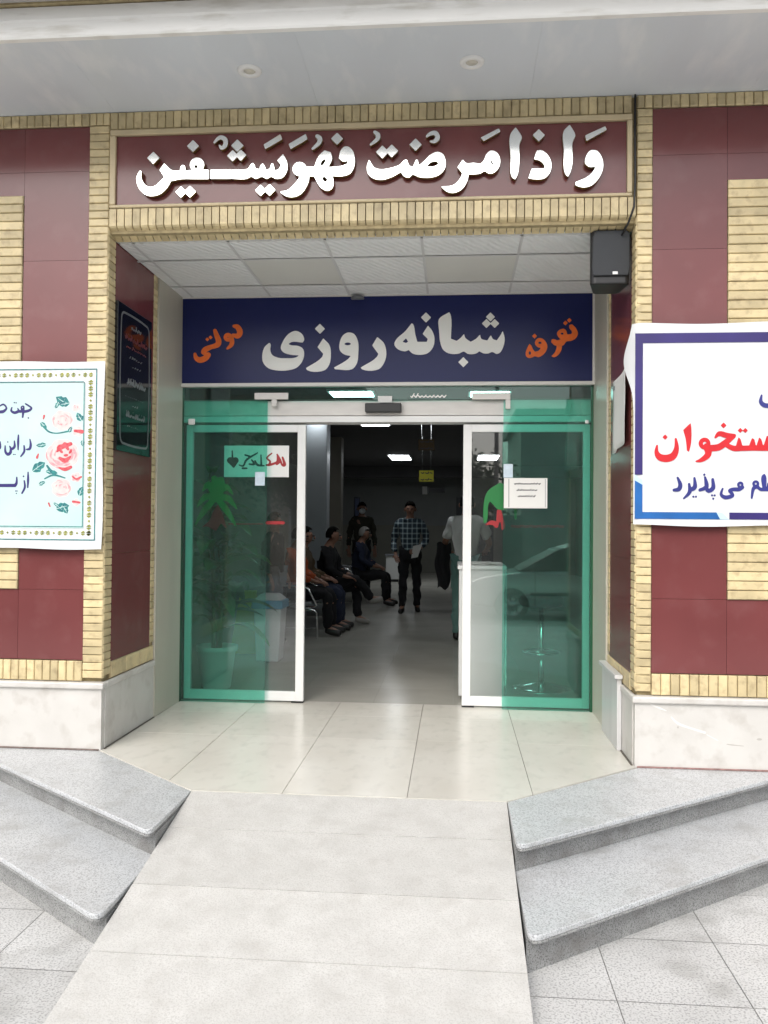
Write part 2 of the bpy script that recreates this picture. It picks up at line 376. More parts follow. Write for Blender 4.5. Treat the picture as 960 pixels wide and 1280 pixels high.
    def simp(pts, e):
        pts = np.array(pts); keep = np.zeros(len(pts), bool); m = len(pts)//2; keep[0] = keep[m] = True; st = [(0, m), (m, len(pts))]
        while st:
            a, b = st.pop(); pa, pb = pts[a], pts[b % len(pts)]
            if b - a < 2: continue
            seg = pts[a+1:b]; L = np.linalg.norm(pb-pa)
            d = np.abs((seg[:,0]-pa[0])*(pb[1]-pa[1])-(seg[:,1]-pa[1])*(pb[0]-pa[0]))/L if L > 1e-9 else np.linalg.norm(seg-pa, axis=1)
            q = int(d.argmax())
            if d[q] > e: keep[a+1+q] = True; st += [(a, a+1+q), (a+1+q, b)]
        return [tuple(p) for p in pts[keep]]
    return [s_ for s_ in (simp(l, step*.12) for l in loops) if len(s_) > 2]
def drawn(name, ops, to2d, to3d, m, parent, thick=.002, bevel=0.0, step=3.0, soft=1, side=None):
    """fill the outlines as one flat solid. to2d: drawing -> plane (u,v) metres; to3d: (u,v,w) -> world, w towards the viewer"""
    cu = bpy.data.curves.new(name, 'CURVE'); cu.dimensions = '2D'; cu.fill_mode = 'BOTH'; cu.extrude = thick/2; cu.bevel_depth = bevel; cu.bevel_resolution = 1
    for loop in outline_shapes(ops, step, soft):
        sp = cu.splines.new('POLY'); sp.points.add(len(loop)-1); sp.use_cyclic_u = True
        for p, q in zip(sp.points, loop): u, v = to2d(*q); p.co = (u, v, 0, 1)
    ob = bpy.data.objects.new(name, cu); COL.objects.link(ob)
    dg = bpy.context.evaluated_depsgraph_get(); me = bpy.data.meshes.new_from_object(ob.evaluated_get(dg))
    bpy.data.objects.remove(ob); bpy.data.curves.remove(cu)
    o0 = wloc(parent) if parent else Vector((0,0,0))
    for v in me.vertices: v.co = Vector(to3d(v.co.x, v.co.y, v.co.z + thick/2 + bevel)) - o0
    me.materials.clear(); me.materials.append(M[m])
    me.update()
    if side:
        me.materials.append(M[side])
        nrm = (Vector(to3d(0,0,1)) - Vector(to3d(0,0,0))).normalized()
        for p in me.polygons: p.material_index = 0 if p.normal.dot(nrm) > .8 else 1
    me.name = name; ob = bpy.data.objects.new(name, me); COL.objects.link(ob); ob.parent = parent
    return ob
def on_wall(x0, y0, s, Yp):
    """drawing units of a picture crop -> (X, Z) on the plane Y = Yp"""
    def f(u, v): p = at(x0 + u/s, y0 + v/s, y=Yp); return p[0], p[2]
    return f
def face_y(Yp): return lambda u, v, w: (u, Yp - w, v)
# ------------------------------------------------------------------ the place: metres, X along the facade, Y into the building, Z up, landing at 0
YF = 4.84; XL, XR = -2.06, 1.01; ZT = 3.78; GZ = -0.30; YG = 6.20; YI = 24.0
STREET = -2.2                          # kerb line behind the viewer

# --- ground, ramp, steps
b = MB(); b.box(-40, 40, STREET, YF+.3, GZ-.25, GZ-.008); tag(b.build('pavement_base', 'joint'), kind='structure')
b = MB(); px, py = .455, .455; g = .0016
x = 0.57 - px*22
while x < 12:
    y = 2.99 - py*10
    while y < YF + .1:
        if y + py > STREET + .05: b.add([(x+g,max(y,STREET)+g,GZ),(x+px-g,max(y,STREET)+g,GZ),(x+px-g,y+py-g,GZ),(x+g,y+py-g,GZ)], [(0,1,2,3)])
        y += py
    x += px
tag(b.build('pavement', 'paver'), kind='structure')
RS = .178
b = MB(); b.add([(-1.285,YF-.7,-.022),(XR-.745,YF-.7,-.022),(XR-.745,2.40,-.35),(-1.285,2.40,-.35),(-1.285,YF-.7,-.6),(XR-.745,YF-.7,-.6),(XR-.745,2.40,-.6),(-1.285,2.40,-.6)],
      [(0,1,2,3),(4,5,1,0),(5,6,2,1),(6,7,3,2),(7,4,0,3),(7,6,5,4)]); tag(b.build('ramp_base', 'joint'), kind='structure')
b = MB(); ys = [4.145, 3.805, 3.375, 2.970, 2.56, 2.46]; rz = lambda y: -.002 - (4.15-y)*RS
for i in range(5):
    y1, y0 = ys[i]-.003, ys[i+1]+.003
    xa, xb = (-1.30, .262)
    b.add([(xa,y0,rz(y0)),(xb,y0,rz(y0)),(xb,y1,rz(y1)),(xa,y1,rz(y1)),(xa,y0,rz(y0)-.02),(xb,y0,rz(y0)-.02),(xb,y1,rz(y1)-.02),(xa,y1,rz(y1)-.02)],
          [(0,1,2,3),(4,5,1,0),(5,6,2,1),(6,7,3,2),(7,4,0,3)])
tag(b.build('ramp', 'ramp'), kind='structure')
# landing slabs of cream porcelain
b = MB(); b.box(XL, XR, 4.86, YG+.2, -.6, -.012); b.prism([(-1.29,4.17),(.255,4.17),(XR-.01,4.87),(XL+.01,4.87)], -.6, -.012); tag(b.build('landing_base', 'joint'), kind='structure')
b = MB(); J = .0016
for xa, xb in ((XL-.02,-1.465),(-1.465,-.843),(-.843,-.222),(-.222,.398),(.398,XR+.02)):
    for ya, yb in ((4.145,5.255),(5.255,5.875),(5.875,YG+.12)):
        # clip the front row by the diagonal step edges
        pts = [(xa+J,ya+J),(xb-J,ya+J),(xb-J,yb-J),(xa+J,yb-J)]
        for (ax, ay, bx, by) in ((-2.065,4.815,-1.30,4.145),(.262,4.145,1.015,4.815)):
            out = []
            for (p, q) in zip(pts, pts[1:]+pts[:1]):
                sp = (bx-ax)*(p[1]-ay)-(by-ay)*(p[0]-ax); sq = (bx-ax)*(q[1]-ay)-(by-ay)*(q[0]-ax)
                if sp >= 0: out.append(p)
                if (sp >= 0) != (sq >= 0): t = sp/(sp-sq); out.append((p[0]+(q[0]-p[0])*t, p[1]+(q[1]-p[1])*t))
            pts = out
            if not pts: break
        if len(pts) > 2: b.prism(pts, -.011, 0)
tag(b.build('landing', 'landing'), kind='structure')
# diagonal granite steps either side of the ramp
def rounded(poly, idx, r):
    p0, p, p1 = (Vector(poly[idx-1]), Vector(poly[idx]), Vector(poly[(idx+1) % len(poly)]))
    a = (p0-p).normalized(); c = (p1-p).normalized(); pts = []
    for k in range(7):
        t = k/6; q = (p+a*r)*(1-t)**2 + p*2*t*(1-t) + (p+c*r)*t*t; pts.append((q.x, q.y))
    return poly[:idx] + pts + poly[idx+1:]
def inset(poly, d):
    cx_ = sum(p[0] for p in poly)/len(poly); cy_ = sum(p[1] for p in poly)/len(poly)
    return [(x-d*(1 if x > cx_ else -1), y+(d if y < cy_ else 0)) for x, y in poly]
def steps(side):
    cx = -.5185; mx = (lambda x: x) if side < 0 else (lambda x: 2*cx - x)
    nm = 'left' if side < 0 else 'right'
    t = thing('granite_steps', 'two grey granite steps running diagonally up on the %s of the pale ramp' % nm, 'steps', (mx(-1.9), 4.2, GZ), 'granite steps beside the ramp')
    s = .772
    def front(x0, y0, yy): return x0 - (yy-y0)/s
    P = lambda l: [(mx(x), y) for x, y in (l if side < 0 else l[::-1])]
    # top tread, its riser, lower tread, its riser
    A = [(-2.068,4.815),(-1.303,4.146),(-1.306,3.575),(front(-1.306,3.575,4.815),4.815)]
    lst = rounded(A, 2, .07)
    MB().prism(P(lst)[::-1], -.024, -.003).build('tread', 'granite', t, bevel=.004)
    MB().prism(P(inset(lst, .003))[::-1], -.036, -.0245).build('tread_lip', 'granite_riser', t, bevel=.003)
    off = .045
    B = [(-1.98,4.83),(-1.303,4.146),(-1.306,3.575+off+.03),(front(-1.306,3.575+off+.03,4.83),4.83)]
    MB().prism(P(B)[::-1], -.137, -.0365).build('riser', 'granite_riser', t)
    C = [(-1.70,4.82),(-1.303,3.80),(-1.312,3.060),(front(-1.312,3.060,4.82),4.82)]
    MB().prism(P(rounded(C, 2, .08))[::-1], -.159, -.138).build('tread', 'granite', t, bevel=.004)
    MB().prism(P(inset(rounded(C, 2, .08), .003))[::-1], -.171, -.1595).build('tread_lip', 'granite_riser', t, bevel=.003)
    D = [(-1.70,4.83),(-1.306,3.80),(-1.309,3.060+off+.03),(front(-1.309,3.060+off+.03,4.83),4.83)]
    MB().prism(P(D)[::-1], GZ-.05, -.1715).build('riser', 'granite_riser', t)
    return t
steps(-1); steps(1)

# --- the building
bd = thing('hospital_building', 'hospital front clad in maroon tile and yellow brick around a recessed entrance', 'building', (0, YF, 0))
XW0, XW1 = -9.0, 8.0
fw = lambda u, v, d: (u, YF-.012 + d, v)           # brick faces stand 12 mm proud of the tile
b = MB()
b.box(XW0, XL-.02, YF+.02, YF+.55, -.3, ZT+.3); b.box(XR+.02, XW1, YF+.02, YF+.55, -.3, ZT+.3); b.box(XL-.02, XR+.02, YF+.02, YF+.10, 3.060, ZT+.3)
b.build('wall_core', 'mortar', bd)
def tiles(b, x0, x1, z0, z1, xs, zs, y=YF):
    X = [x0] + [q for q in xs if x0+.1 < q < x1-.1] + [x1]; Z = [z0] + [q for q in zs if z0+.02 < q < z1-.02] + [z1]
    for a, c in zip(X, X[1:]):
        for d, e in zip(Z, Z[1:]): b.box(a+.0008, c-.0008, y, y+.03, d+.0008, e-.0008)
b = MB()
ZB0, ZB1 = .395, .52                               # bottom soldier course
tz = [.935, 1.6, 2.25, 2.9, 3.435]
xs_l = [-2.58-.6*i for i in range(12)]; xs_r = [1.485+.6*i for i in range(12)]
tiles(b, -2.59, -2.187, ZB1, 3.70, xs_l, tz); tiles(b, XW0, -2.59, ZB1, .935, xs_l, tz); tiles(b, XW0, -2.59, 3.295, 3.70, xs_l, tz)
tiles(b, 1.102, 1.512, ZB1, 3.70, xs_r, tz); tiles(b, 1.512, XW1, ZB1, .935, xs_r, tz); tiles(b, 1.512, XW1, 3.285, 3.70, xs_r, tz)
b.build('maroon_cladding', 'maroon', bd)
# reveals of the recess
b = MB()
for sx, x in ((1, XL), (-1, XR)):
    xa, xb = sorted((x, x - sx*.03))
    for d, e in ((.50, 1.15), (1.15, 1.80), (1.80, 2.45), (2.45, 3.04)): b.box(xa, xb, YF+.105, 5.59, d+.0008, e-.0008)
b.build('reveal_cladding', 'maroon', bd)
# yellow bricks
b = MB(); P = .0465; J = .0017
def course_v(x0, x1, z0, z1, pitch=.0485):            # soldiers
    n = round((x1-x0)/pitch); p = (x1-x0)/n
    for i in range(n):
        e = random.uniform(-.0015, .0015); b.brick(x0+i*p+J, x0+(i+1)*p-J, z0+.003, z1-.003, 0, lambda u,v,d: fw(u,v,d+e))
def course_h(x0, x1, z0, z1, pitch=P, L=None):
    n = round((z1-z0)/pitch); p = (z1-z0)/n; L = L or (x1-x0); m = max(1, round((x1-x0)/L)); q = (x1-x0)/m
    for i in range(n):
        for k in range(m):
            e = random.uniform(-.002, .002); b.brick(x0+k*q+.001, x0+(k+1)*q-.001, z0+i*p+J, z0+(i+1)*p-J, 0, lambda u,v,d: fw(u,v,d+e))
course_h(-2.185, XL-.001, ZB0+.02, 3.70); course_h(XR+.004, 1.100, ZB0+.02, 3.70)      # piers
course_v(XW0, -2.187, 3.702, ZT); course_v(1.102, XW1, 3.702, ZT, .05)
course_v(-2.185, XL-.001, 3.702, ZT); course_v(XL, .985, 3.672, ZT); course_v(XR+.004, 1.1, 3.702, ZT)
course_v(XW0, -2.187, ZB0, ZB1-.002); course_v(1.102, XW1, ZB0, ZB1-.002, .052)
course_h(-2.60-3.2, -2.592, .935, 3.295, .052, .4); course_h(1.514, 1.514+3.2, .935, 3.285, .052, .4)
b.build('brickwork', 'brick', bd)
b = MB(); b.box(XW0, -5.85, YF, YF+.02, .935, 3.295); b.box(4.75, XW1, YF, YF+.02, .935, 3.285); b.build('outer_cladding', 'maroon', bd)
# lintel soldiers with their splayed undersides, and the brick returns of the reveals
b = MB(); n = 64; p = (XR - XL)/n
for i in range(n):
    x0, x1 = XL+i*p+.003, XL+(i+1)*p-.003; e = random.uniform(-.0015,.0015); c = .010
    pr = [(YF-.012+e, 3.198), (YF-.012+e, 3.088+c), (YF-.012+e+c, 3.088), (YF+.105, 3.040), (YF+.125, 3.05), (YF+.125, 3.198)]
    b.prism([(y, z) for y, z in pr], x0, x1, lambda a, bb, cc: (cc, a, bb))
b.build('lintel_bricks', 'brick', bd)
b = MB(); n = round((3.04-.52)/P); p = (3.04-.52)/n
for sx, x in ((1, XL), (-1, XR)):
    for i in range(-3, n+1):
        z0, z1 = .52+i*p+J, .52+(i+1)*p-J
        if z0 < .415 or z1 > 3.09: continue
        f = lambda u, v, d, sx=sx, x=x: (x - sx*d + sx*.002, u, v)
        b.brick(YF-.006, YF+.10, z0, z1, 0, f)
        if z0 > .5 : b.brick(5.595, 5.665, z0, z1, 0, f)
for sx, x in ((1, XL), (-1, XR)):
    f = lambda u, v, d, sx=sx, x=x: (x - sx*d + sx*.003, u, v)
    for k in range(3): y = YF+.108+k*.2375; b.brick(y+.001, y+.2365, .400, .497, 0, f)
b.build('reveal_bricks', 'brick', bd)
b = MB(); b.box(XL-.4, XL-.012, YF+.1, YG+.1, -.3, 3.6); b.box(XR+.012, XR+.4, YF+.1, YG+.1, -.3, 3.6); b.build('reveal_core', 'mortar', bd)
# stone jambs
b = MB(); b.box(XL-.010, XL+.012, 5.667, YG-.005, .001, 3.04); b.box(XR-.012, XR+.010, 5.667, YG-.005, .001, 3.04)
b.build('door_jamb', 'stone_jamb', bd, bevel=.003)
# plinth
b = MB()
for x0, x1 in ((XW0, XL+.002), (XR-.002, XW1)):
    for k in range(6):
        q0, q1 = (x1-1.35*(k+1), x1-1.35*k) if x0 < -5 else (x0+1.35*k, x0+1.35*(k+1))
        b.box(max(q0,x0)+.0007, min(q1,x1)-.0007, 4.815, YF+.02, -.31, .355)
for x0, x1 in ((XL-.012, XL+.006), (XR-.006, XR+.012)): b.box(x0, x1, YF+.021, 5.666, 0, .355)
b.build('plinth', 'travertine', bd, bevel=.002)
b = MB(); b.box(XW0, XL+.018, 4.795, YF+.02, .356, .394); b.box(XR-.018, XW1, 4.795, YF+.02, .356, .394)
b.box(XL-.012, XL+.018, YF+.021, 5.666, .356, .394); b.box(XR-.018, XR+.012, YF+.021, 5.36, .356, .394)
b.build('plinth_sill', 'travertine', bd, bevel=.009)
b = MB(); b.box(XR-.035, XR-.008, 5.15, 5.67, .0, .43); b.box(XR-.055, XR-.008, 5.12, 5.68, .431, .455); b.build('loose_marble_slab', mat('blue_grey_marble', (.60,.60,.60), .3, var=.15, vscale=5, stretch=(1,1,.3)), bd, bevel=.003)
# soffit and cornice
b = MB(); q = -9.35
while q < XW1: b.box(q+.0004, min(q+1.22, XW1)-.0004, 4.085, YF+.3, ZT, ZT+.04); q += 1.22
b.build('soffit', 'soffit', bd)
b = MB()
pr = [(4.085,ZT-.006),(4.055,ZT-.006),(4.050,ZT+.004),(4.050,ZT+.075),(4.040,ZT+.083),(4.040,ZT+.145),(4.085,ZT+.15)]
b.prism(pr, XW0, XW1, lambda a, bb, cc: (cc, a, bb)); b.build('fascia', 'white_fascia', bd)
b = MB(); b.box(XW0, XW1, 4.02, 4.085, ZT+.151, ZT+.16); b.build('shadow_line_strip', 'mortar', bd)  # solid dark strip, the overhang's shadow line put in as colour
b = MB(); b.box(XW0, XW1, 3.80, YF+.3, ZT+.16, ZT+.42); b.build('upper_overhang', 'grey_over', bd)
for px_, py_ in ((312, 88), (590, 77)):
    p = at(px_, py_, z=ZT); d = thing('downlight', 'round recessed downlight in the grey soffit, %s one' % ('left' if px_ < 400 else 'right'), 'downlight', (p[0], p[1], ZT), 'downlights in the soffit')
    MB().lathe([(.030,.0),(.034,-.010),(.052,-.012),(.062,-.008),(.066,.0)], (p[0],p[1],ZT-.001)).build('trim_ring', 'alu', d, smooth=True)
    MB().lathe([(0,-.004),(.032,-.004),(.032,.0)], (p[0],p[1],ZT-.001)).build('lens', 'lens', d, smooth=True)
# recess ceiling: gypsum tiles on a grid
b = MB(); b2 = MB(); b.box
bx = MB(); bx.box(XL-.02, XR+.02, YF+.1, YG+.1, 3.046, 3.060); bx.build('recess_ceiling', 'ceil_plain', bd)
gx = [XL, -1.965, -1.375, -.785, -.205, .385, .975, XR]; gy = [YF+.126, 5.29, 5.88, YG+.02]
for i, (xa, xb) in enumerate(zip(gx, gx[1:])):
    for j, (ya, yb) in enumerate(zip(gy, gy[1:])):
        q = b2 if (j == 1 and i in (2, 4)) else b
        q.box(xa+.007, xb-.007, ya+.007, yb-.007, 3.034, 3.045)
b.build('ceiling_tiles', 'ceil_tile', bd); b2.build('plain_ceiling_panels', 'ceil_plain', bd)
b = MB()
for xa in gx[1:-1]: b.box(xa-.008, xa+.008, gy[0], gy[-1], 3.030, 3.0335)
for ya in gy[1:-1]: b.box(XL, XR, ya-.008, ya+.008, 3.0265, 3.0295)
b.build('ceiling_grid', 'tbar', bd)
# wall between ceiling and door head, upper storey mass
b = MB(); b.box(-9, XL-.4, YF+.55, YG+.1, -.3, 4.2); b.box(XR+.4, 8, YF+.55, YG+.1, -.3, 4.2); b.box(XL-.01, XR+.01, YG+.05, YG+.1, 2.40, 3.1)
b.box(-9, 8, YF+.3, YI+.4, ZT+.42, ZT+.5); b.build('inner_mass', 'lobby_wall', bd)

for nm, xa, xb, m_ in (('base_caulk_shade', -3.4, XL-.01, (.22,.17,.15)), ('base_caulk_shade', XR+.01, 3.0, (.36,.22,.20))):  # caulk line at the plinth foot, its dark tone doubling as painted contact shade
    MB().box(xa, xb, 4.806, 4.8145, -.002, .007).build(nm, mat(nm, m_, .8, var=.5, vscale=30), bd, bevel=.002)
for xa, xb in ((XL+.0065, XL+.017), (XR-.017, XR-.0065)): MB().box(xa, xb, 4.84, 5.666, .0005, .006).build('grime_shade_strip', mat('corner_grime_shade', (.16,.145,.12), .9, var=.5, vscale=25), bd, bevel=.002)  # dark strips in the floor corners: grime plus contact shade put into the colour
drawn('stone_vein', [('S',[(345,252,2),(385,268,5),(430,286,2)]),('S',[(455,318,3),(490,352,6),(560,378,5),(630,400,6)]),('S',[(640,410,2),(700,442,2)])], on_wall(730, 820, 4.174, 4.815), face_y(4.8149), 'pale_vein', bd, .0003, step=2)
drawn('stone_chip', [('S',[(745,460,2),(770,464,3),(835,470,1.5)]),('E',915,435,14,6),('E',490,372,5,6)], on_wall(730, 820, 4.174, 4.815), face_y(4.8149), 'dark_vein', bd, .0003, step=1.5)

# --- lobby
b = MB()
LX0, LX1 = -4.2, 3.4
x = LX0
while x < LX1:
    y = YG + .12
    while y < YI: b.box(x+.0008, min(x+.6,LX1)-.0008, y+.0008, min(y+.6, YI)-.0008, -.012, 0); y += .6
    x += .6
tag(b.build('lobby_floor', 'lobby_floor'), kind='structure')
b = MB(); b.box(LX0-.2, LX1+.2, YG+.1, YI+.2, -.2, -.013); tag(b.build('lobby_slab', 'joint'), kind='structure')
LC = 2.92
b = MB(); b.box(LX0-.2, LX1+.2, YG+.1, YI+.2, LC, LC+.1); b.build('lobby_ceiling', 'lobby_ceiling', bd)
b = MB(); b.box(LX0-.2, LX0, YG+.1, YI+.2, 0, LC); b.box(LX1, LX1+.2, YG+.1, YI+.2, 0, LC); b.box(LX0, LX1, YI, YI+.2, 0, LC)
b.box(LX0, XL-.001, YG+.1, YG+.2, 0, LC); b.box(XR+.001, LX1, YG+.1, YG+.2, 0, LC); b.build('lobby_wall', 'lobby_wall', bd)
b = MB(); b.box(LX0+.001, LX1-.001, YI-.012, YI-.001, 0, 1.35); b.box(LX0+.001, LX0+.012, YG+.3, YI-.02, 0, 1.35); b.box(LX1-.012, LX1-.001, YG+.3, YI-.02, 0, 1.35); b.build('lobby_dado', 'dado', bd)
MB().box(-2.20, -1.88, 12.3, 12.62, 0, LC).build('lobby_column', 'column', bd, bevel=.01)
MB().box(-2.24, -2.03, 15.0, 15.3, 0, LC).build('lobby_column', 'column2', bd, bevel=.01)
MB().box(LX0, LX1, 22.2, 22.6, 2.62, LC).build('ceiling_beam', 'lobby_ceiling', bd)
f = MB().box(.05, 1.1, YI-.05, YI-.013, 0, 2.15).build('lobby_door', 'dark_board', bd)
for i, (px_, py_, w_, l_) in enumerate(((468, 529.5, .48, .5), (500, 572, .50, 1.3), (610, 572, .50, 1.3), (440, 492.5, .55, .42), (612, 492.5, .50, .42), (395, 524, .30, .6))):
    p = at(px_, py_, z=LC-.03)
    wh = ['above the doorway, second from the sensor', 'deepest over the middle of the hall', 'deepest, seen through the right glass door', 'nearest on the left, behind the transom glass', 'nearest on the right, behind the transom glass', 'over the left columns'][i]
    c = thing('ceiling_light', 'lit white ceiling light ' + wh, 'ceiling light', (p[0], p[1], LC), 'ceiling lights in the lobby')
    MB().box(p[0]-w_/2, p[0]+w_/2, p[1]-l_/2, p[1]+l_/2, LC-.03, LC-.001).build('housing', 'alu', c)
    MB().box(p[0]-w_/2+.03, p[0]+w_/2-.03, p[1]-l_/2+.03, p[1]+l_/2-.03, LC-.04, LC-.031).build('diffuser', 'lamp', c)
# dark pictures/screens between the columns on the left
for (x0, x1, z0, z1, y, lab) in ((-2.62,-2.30,1.05,2.1,14.9,'dark poster board between the two lobby columns'), (-2.98,-2.55,1.35,1.95,19.0,'dark wall screen right of the brown lobby column'), (-2.35,-2.2,1.3,2.0,19.6,'narrow dark wall panel behind the old man')):
    t = thing('wall_board', lab, 'board', (x0, y, z0), 'dark boards in the lobby')
    MB().box(x0, x1, y, y+.04, z0, z1).build('board', 'dark_board', t, bevel=.004)
    MB().box(x0+.03, x1-.03, y-.006, y-.001, z0+.04, z1-.04).build('sheet', 'cloth_navy', t)
    MB().box(x0+.1, x0+.14, y, y+.04, 0 if z0 < 1.2 else z0-.02, z0).build('support', 'dark_board', t)
def hang(name, lab, px0, py0, px1, py1, y, m, rows):
    a = at(px0, py0, y=y); c = at(px1, py1, y=y); t = thing(name, lab, 'sign', (a[0], y, c[2]), 'hanging signs in the lobby')
    MB().box(a[0], c[0], y, y+.02, c[2], a[2]).build('sign_board', m, t, bevel=.003)
    k = MB(); 
    for q in (.2, .8): x = a[0]+(c[0]-a[0])*q; k.tube([(x, y+.01, a[2]), (x, y+.01, LC)], .004, 6)
    k.build('hanger', 'chrome', t)
    H = a[2]-c[2]; W = c[0]-a[0]; ops = []
    for r in range(rows):
        yy = 20+60*r/ max(rows-1,1); ops += [('S', [(12,yy,3),(25,yy+6,5),(33,yy-2,3)]), ('S', [(42,yy+2,4),(60,yy+6,5),(66,yy-8,3)]), ('S', [(75,yy,4),(88,yy+5,4)])]
    drawn('lettering', ops, lambda u, v: (a[0]+u/100*W, a[2]-v/100*H), face_y(y-.001), 'ink', t, .001, step=1.5)
hang('hanging_sign', 'small yellow sign hanging over the walking man', 524, 588, 542, 602, 14.0, 'yellow_sign', 2)
hang('hanging_sign', 'dim yellowish sign hanging nearest the doorway head', 523, 549, 543, 563, 11.5, 'cloth_brown', 2)
t = thing('door_plate', 'dark room plate with pale number tile on the far wall', 'sign', (*at(535, 613, y=YI-.06)[:2], at(535, 615, y=YI)[2]))
a = at(536, 610, y=YI-.06); c = at(556, 616, y=YI-.06); MB().box(a[0], c[0], YI-.075, YI-.055, c[2], a[2]).build('plate', 'dark_board', t)
a = at(528, 608, y=YI-.06); c = at(534, 618, y=YI-.06); MB().box(a[0], c[0], YI-.075, YI-.055, c[2], a[2]).build('number_tile', 'paper', t)
t = thing('side_table', 'small white cabinet by the far wall left of the walking man', 'cabinet', (-1.5, 20, 0))
MB().box(-1.62, -1.28, 20, 20.4, .06, .62).build('body', 'desk', t, bevel=.01); MB().box(-1.64, -1.26, 19.98, 20.42, .621, .65).build('top', 'cloth_grey', t)
MB().box(-1.58,-1.32,20.03,20.37,0,.06).build('base', 'dark_board', t)

# --- blue sign over the doors
yS = YG - .03
sg = thing('entrance_sign', 'wide navy illuminated-style sign with large white and tilted orange lettering over the doors', 'sign', (-.55, yS, 2.38))
a = at(226, 378, y=yS); c = at(738, 478, y=yS)
x0, x1, z0, z1 = -2.075+.0, .985, 2.385, 3.025
MB().box(x0, x1, yS, YG+.045, z0, z1).build('panel', 'navy', sg)
b = MB(); fr = .020
b.box(x0-.004, x1+.004, yS-.012, yS+.02, z1-.001, z1+.02); b.box(x0-.004, x1+.004, yS-.012, YG+.045, z0-.024, z0)
b.box(x0-.020, x0+.001, yS-.013, yS+.02, z0-.024, z1+.02); b.box(x1-.001, x1+.020, yS-.013, yS+.02, z0-.024, z1+.02); b.build('frame', 'light_frame', sg)
E_ = on_wall(320, 380, 6, yS); G_ = on_wall(480, 380, 6, yS); fy = face_y(yS-.0005)
def word(ops, to2d, m='white_letter', parent=None, f3=None, th=.006, step=3.0, side=None, bevel=0, name='lettering', soft=1):
    return drawn(name, ops, to2d, f3, m, parent, th, bevel, step, soft, side)
word([('P',[(100,292),(65,325),(48,390),(55,440),(90,480),(150,498),(240,498),(305,478),(345,435),(362,380),(352,335),(315,315),(262,310),(242,300),(270,285),(350,290),(362,270),(345,225),(300,203),(250,222),(205,278),(187,335),(205,362),(255,380),(325,386),(300,402),(230,408),(160,402),(120,380),(108,345),(110,300)])], E_, parent=sg, f3=fy)
word([('P',[(505,258),(462,325),(505,375),(495,400),(375,482),(385,497),(515,497),(550,455),(562,380),(552,310)]),('D',480,187,38),
      ('P',[(690,215),(650,240),(627,300),(630,350),(665,380),(712,390),(690,415),(585,478),(592,490),(720,490),(755,450),(768,370),(765,280),(735,225)]),('-E',688,300,24,11),
      ('P',[(910,248),(872,312),(918,375),(905,400),(785,478),(795,490),(920,490),(962,440),(978,370),(960,295)])], E_, parent=sg, f3=fy)
word([('P',[(208,145),(160,205),(90,270),(78,305),(105,340),(160,355),(185,345),(215,372),(270,382),(330,368),(370,320),(378,250),(360,200),(330,163),(290,225),(328,262),(322,285),(250,285),(235,230),(220,155)]),('-P',[(138,285),(165,257),(182,285),(165,294)]),('D',315,102,38)], G_, parent=sg, f3=fy)
word([('P',[(545,278),(575,255),(600,225),(610,255),(650,285),(690,262),(720,230),(730,262),(775,275),(790,250),(802,235),(815,262),(845,275),(870,240),(890,203),(905,260),(895,320),(870,365),(845,375),(812,360),(780,372),(745,370),(715,355),(690,372),(630,375),(598,357),(560,373),(490,372),(445,345),(422,290),(413,200),(412,115),(490,62),(502,90),(502,262)]),
      ('D',798,98,34),('D',768,147,34),('D',830,147,34),('D',595,437,38)], G_, parent=sg, f3=fy)
word([('S',[(668,190,20),(712,200,34),(742,245,38),(745,290,36),(712,322,34),(655,308,20)]),('C',588,338,58),('-C',592,338,11),('S',[(625,340,34),(642,395,30),(628,445,27),(578,490,13)]),
      ('S',[(415,250,24),(435,310,32),(462,380,36),(455,430,36),(410,455,32),(350,470,28)]),('S',[(360,468,30),(290,500,36),(255,538,26),(285,560,22),(322,572,30)]),('S',[(325,572,34),(285,618,38),(215,642,38),(165,615,30),(148,562,20)]),('D',312,366,27),('D',355,340,27)],
     on_wall(230, 390, 10.667, yS), 'orange', sg, fy, .004, 4.0)
word([('P',[(232,425),(205,475),(182,540),(188,590),(225,615),(275,605),(300,592),(355,602),(415,570),(460,510),(470,450),(440,385),(390,350),(345,352),(308,395),(310,435),(345,470),(385,480),(350,520),(305,530),(280,500),(258,450)]),('-E',238,548,16,24),('-E',372,412,22,16),('D',300,322,34),
      ('D',712,148,32),('D',764,112,32),
      ('P',[(762,175),(800,165),(850,215),(878,290),(850,350),(790,385),(725,395),(690,440),(655,455),(560,440),(520,400),(530,365),(560,362),(600,378),(650,365),(612,325),(600,280),(635,238),(690,225),(722,250),(735,300),(790,295),(800,265),(765,215)]),('-E',668,290,20,14),
      ('P',[(600,425),(665,430),(660,500),(620,570),(560,605),(525,590),(570,540),(592,480)])],
     on_wall(640, 390, 10.667, yS), 'orange', sg, fy, .004, 4.0)

# --- verse board above the opening
YV = YF - .004
vb = thing('verse_board', 'maroon panel with cream border and polished metal calligraphy across the lintel', 'sign', (-.53, YF, 3.2))
MB().box(-2.018, .956, YV, YF+.03, 3.222, 3.632).build('backing', 'maroon', vb)
b = MB(); b.box(-2.055,.985, YF-.024,YF+.02, 3.634,3.668); b.box(-2.055,.985, YF-.024,YF+.02, 3.202,3.220)
b.box(-2.056,-2.019,YF-.0245,YF+.02,3.2205,3.6335); b.box(.957,.986,YF-.0245,YF+.02,3.2205,3.6335); b.build('border', 'trim', vb, bevel=.006)
YLt = YV - .038                                     # letter faces stand off the panel
A_ = on_wall(160,150,6,YLt); B_ = on_wall(300,150,6,YLt); C_ = on_wall(450,150,6,YLt); D_ = on_wall(600,140,5.3333,YLt)
fl = lambda u, v, w: (u, YLt + .030 - w, v)
def metal(ops, to2d): return word(ops, to2d, 'mirror', vb, fl, .028, 3.0, 'brass', .0016)
